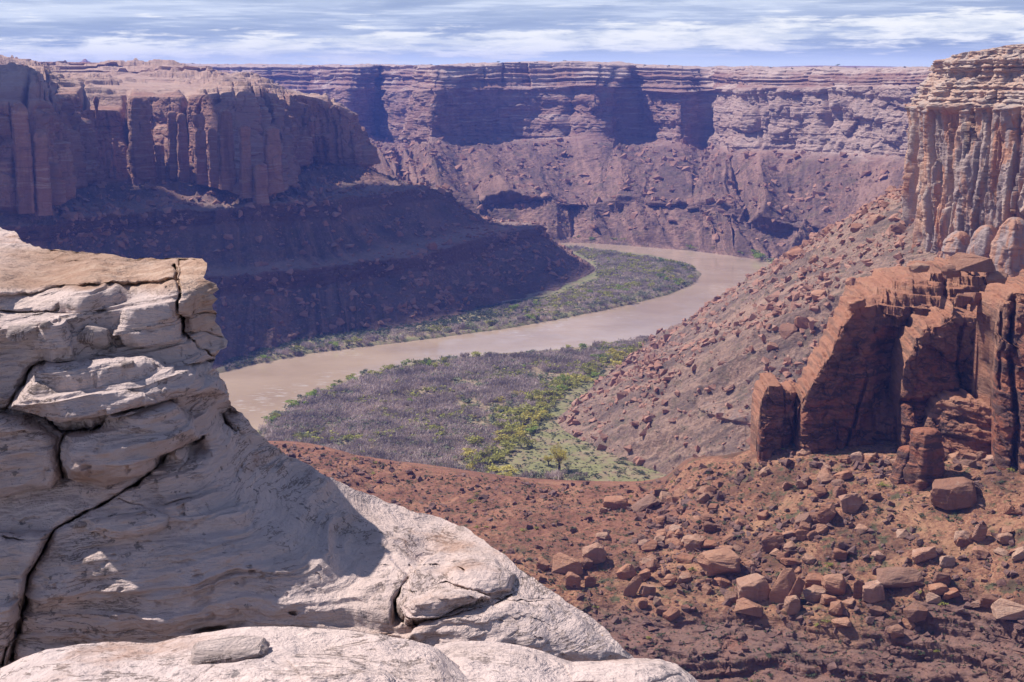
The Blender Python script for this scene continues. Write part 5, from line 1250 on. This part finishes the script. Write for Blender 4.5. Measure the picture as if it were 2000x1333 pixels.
bushes(along([(1200, 715), (1120, 765), (1060, 810), (1030, 860), (1090, 880), (1200, 890), (1260, 930), (1130, 930)], 110, 9, 16.0, 8), {'dark': 1}, (1.6, 3.0), 'low dark sage bush on the open green flat', 'sage bushes on the open green flat', 408, name='sagebrush', cat='sagebrush')
# desert shrubs on the near slope
def surf_pts(g, n, kr, seed, cond=None, frame=True):
    r = np.random.RandomState(seed); P, K = GRIDS[g]; X, Y, f = proj(P)
    ok = (K > kr[0]) & (K < kr[1]) & (f > 0)
    if frame: ok &= (X > 0) & (X < 2000) & (Y < 1340)
    if cond is not None: ok &= cond(P, X, Y)
    ar = np.linalg.norm(np.cross(np.gradient(P, axis=0), np.gradient(P, axis=1)), axis=2) * ok; c = np.cumsum(ar.ravel())
    return P.reshape(-1, 3)[np.clip(np.searchsorted(c, r.rand(n) * c[-1]), 0, ar.size - 1)]
vis_near = lambda P, X, Y: X > np.interp(Y, [a for a, b in ROUT], [b for a, b in ROUT]) + 10
q = surf_pts('near', 170, (2.95, 7.3), 61, vis_near)
bushes(q[:, :2], {'dark': 3, 'olive': 1}, (1.0, 2.1), 'small dark desert shrub among the red rubble of the near slope', 'desert shrubs on the near slope', 409, name='desert_shrub', cat='desert shrub', zz=q[:, 2])
q = surf_pts('near', 9000, (2.95, 7.3), 62)
merge('desert_scrub', [(p, np.array([1.15, 1.15, 0.7]) * random.uniform(0.4, 1.15), (0, 0, random.uniform(0, 6))) for p in q], TINY, M['dark'], 'tiny desert plants speckling the near slope', 'undergrowth', 63)
q = surf_pts('talus', 3500, (1.0, 5.0), 64)
merge('talus_scrub', [(p, np.array([1.2, 1.2, 0.7]) * random.uniform(0.6, 1.7), (0, 0, random.uniform(0, 6))) for p in q], TINY, M['dark'], 'tiny desert plants speckling the talus slope', 'undergrowth', 65)
q = surf_pts('far', 150, (1.2, 2.05), 66)
bushes(q[:, :2], {'juniper': 1}, (3.0, 6.5), 'dark juniper on the rim of the far canyon wall', 'junipers along the far rim', 410, name='juniper', cat='juniper', zz=q[:, 2])
q = surf_pts('butte', 16, (0.6, 1.9), 67)
bushes(q[:, :2], {'juniper': 1}, (1.0, 1.8), 'dark shrub on the flat top of the butte', 'shrubs on top of the butte', 411, name='rim_shrub', cat='shrub', zz=q[:, 2])

def tube_path(bm, pts, radii, sides=7):
    rings = []
    for i, p in enumerate(pts):
        p = Vector(p); d = (Vector(pts[min(i + 1, len(pts) - 1)]) - Vector(pts[max(i - 1, 0)])).normalized()
        a = d.orthogonal().normalized(); b = d.cross(a)
        rings.append([bm.verts.new(p + (a * math.cos(t) + b * math.sin(t)) * radii[i]) for t in [k * 2 * math.pi / sides for k in range(sides)]])
    for r0, r1 in zip(rings, rings[1:]):
        for k in range(sides): bm.faces.new((r0[k], r0[(k + 1) % sides], r1[(k + 1) % sides], r1[k]))
def tree(px, py, H, label, seed, leaf='olive'):
    p = Z(px, py, 2.6); p[2] = FZ(p[0], p[1]) - 0.1; r = np.random.RandomState(seed); root = empty('cottonwood_tree', p); tag(root, label, 'tree')
    bm = bmesh.new(); tips = []
    tube_path(bm, [(0, 0, 0), (0.1, 0, H * .16), (0.0, 0.1, H * .34)], [H * .055, H * .042, H * .036])
    for k in range(8):
        a = k * 0.785 + r.uniform(-.3, .3); l = H * r.uniform(.30, .46); e = r.uniform(.35, 1.1)
        p0 = np.array([0, 0.05, H * r.uniform(.26, .35)]); d = np.array([math.cos(a) * math.cos(e), math.sin(a) * math.cos(e), math.sin(e)])
        p1 = p0 + d * l * .5 + r.normal(size=3) * .2; p2 = p0 + d * l + np.array([0, 0, l * .15]); tube_path(bm, [p0, p1, p2], [H * .024, H * .014, H * .005], 5); tips += [p2, p1 * .4 + p2 * .6]
        for q_ in range(3):
            t2 = p1 + (p2 - p1) * r.rand() + r.normal(size=3) * H * .09; tube_path(bm, [p1, t2], [H * .007, H * .003], 4); tips.append(t2)
    me = bpy.data.meshes.new('trunk'); bm.to_mesh(me); bm.free(); me.materials.append(M['bark']); link('trunk', me, root)
    V = []
    for t_ in tips:
        rad = H * r.uniform(.07, .12)
        for k in range(60):
            v = r.normal(size=3); v /= np.linalg.norm(v); c = t_ + v * rad * r.rand() ** .5 + np.array([0, 0, rad * .3]); d1 = r.normal(size=3); d1 /= np.linalg.norm(d1); d2 = np.cross(d1, r.normal(size=3)); d2 /= np.linalg.norm(d2); s_ = H * .016 * r.uniform(.7, 1.5)
            V += [c - d1 * s_, c + d2 * s_ * .7, c + d1 * s_, c - d2 * s_ * .7]
    V = np.array(V); link('crown', mesh_np('crown', V, np.arange(len(V)).reshape(-1, 4), M[leaf], None, False), root)
tree(1092, 920, 15.5, 'lone spreading cottonwood tree with fresh yellow-green leaves on the flat', 71, 'yellow')
tree(1071, 912, 7.5, 'slender sparse young tree just left of the lone cottonwood', 72, 'yellow')

# ------------------------------------------------------------------ far things on the horizon
def far_mesa(name, label, cat, cols, d, z0, thick):
    cols = np.array(cols, float); n = 120; px = np.linspace(cols[0, 0], cols[-1, 0], n); ty = np.interp(px, cols[:, 0], cols[:, 1]) + 0.25 * n1(px / 3.0, 5)
    rows = []
    for k, (dd, f) in enumerate([(0, 0), (15, .35), (45, .8), (60, 1), (60 + thick, 1), (110 + thick, 0)]):
        top = DD(px, ty, d + dd + 0 * px); base = top.copy(); base[:, 2] = z0; rows.append(base * (1 - f) + top * f)
    o = grid_obj(name, np.stack(rows, 1), M['far'], {'ta': np.zeros((n, 6)), 'pl': np.zeros((n, 6))}); tag(o, label, cat)
far_mesa('distant_butte', 'tiny hazy butte on the horizon at far left', 'butte', [(148, 128), (156, 121), (160, 120), (163, 116), (167, 115), (171, 119), (176, 121), (184, 128)], 4750, 195, 60)
far_mesa('distant_mesa', 'long low blue mesa on the horizon left of the butte', 'mesa', [(1480, 133), (1530, 130), (1600, 128.5), (1700, 129.5), (1790, 131.5), (1797, 135)], 4700, 190, 200)

# ------------------------------------------------------------------ cloud whose shadow lies over the left side of the canyon
def make_cloud(name, label, poly, alt, seed, th=90, feather=60):
    w = np.array([Z(a, b, zt)[:2] + SUNV[:2] / SUNV[2] * (alt - zt) for a, b, zt in poly])
    lo, hi = w.min(0) - 80, w.max(0) + 80; n = 150
    X, Y = np.meshgrid(np.linspace(lo[0], hi[0], n), np.linspace(lo[1], hi[1], n), indexing='ij')
    sdist = np.where(inside(X, Y, w), 1, -1) * seg_dist(X, Y, w) + 16 * fbm(X / 120, Y / 120, 0 * X, 4, seed)
    h = np.sqrt(np.clip(sdist / feather, 0, 1)) * th * (0.55 + 0.6 * np.clip(fbm(X / 160, Y / 160, 0 * X, 5, seed + 1) + 0.4, 0, 1.3))
    keep = sdist > 0; idx = -np.ones(X.shape, int)
    up = np.stack([X, Y, alt + h], -1).reshape(-1, 3); dn = np.stack([X, Y, alt - 0.22 * h], -1).reshape(-1, 3)
    q = grid_faces(n, n); kf = keep.ravel()[q].all(1); q = q[kf]
    V = np.concatenate([up, dn]); F = np.concatenate([q, q[:, ::-1] + n * n])
    used = np.unique(F); mp = np.zeros(len(V), int); mp[used] = np.arange(len(used))
    o = link(name, mesh_np(name, V[used], mp[F], CLOUD)); tag(o, label, 'cloud')
def cloud_mat():
    m = bpy.data.materials.new('cloud_vapour'); m.use_nodes = True; T = NT(m.node_tree)
    a = T.node('ShaderNodeBsdfDiffuse', {'Color': (0.9, 0.9, 0.92, 1)}); b = T.node('ShaderNodeBsdfTranslucent', {'Color': (0.8, 0.82, 0.86, 1)})
    T.node('ShaderNodeOutputMaterial', {0: T.node('ShaderNodeMixShader', {0: 0.35, 1: a.outputs[0], 2: b.outputs[0]}).outputs[0]}); return m
CLOUD = cloud_mat()
make_cloud('cloud', 'broad low cloud high over the left side of the canyon', [(-600, 830, 2), (-100, 790, 2), (300, 745, 2), (440, 716, 2), (560, 676, 2), (700, 655, 2), (850, 628, 2), (930, 612, 2), (1000, 600, 2), (1080, 580, 2), (1120, 560, 2), (1155, 530, 5), (1150, 512, 10), (1060, 452, 36), (980, 436, 45), (860, 384, 72), (700, 350, 95), (560, 366, 95), (430, 396, 95), (300, 378, 95), (150, 392, 95), (0, 436, 95), (-600, 460, 95)], 1250, 900, th=22, feather=90)


# ------------------------------------------------------------------ haze
def make_haze():
    x0, x1, y0, y1, z0, z1 = -5200, 5200, -700, 5300, -7.5, 250
    V = [(x, y, z) for x in (x0, x1) for y in (y0, y1) for z in (z0, z1)]
    F = [(0, 1, 3, 2), (4, 6, 7, 5), (0, 4, 5, 1), (2, 3, 7, 6), (0, 2, 6, 4), (1, 5, 7, 3)]
    m = bpy.data.materials.new('thin_air'); m.use_nodes = True; T = NT(m.node_tree)
    v = T.node('ShaderNodeVolumePrincipled', {'Color': (0.15, 0.27, 1.0, 1), 'Density': 0.000112, 'Anisotropy': 0.2})
    out = T.n.new('ShaderNodeOutputMaterial'); T.l.new(v.outputs[0], out.inputs['Volume'])
    o = link('haze', mesh_np('haze', V, F, m, smooth=False)); o['kind'] = 'stuff'
make_haze()
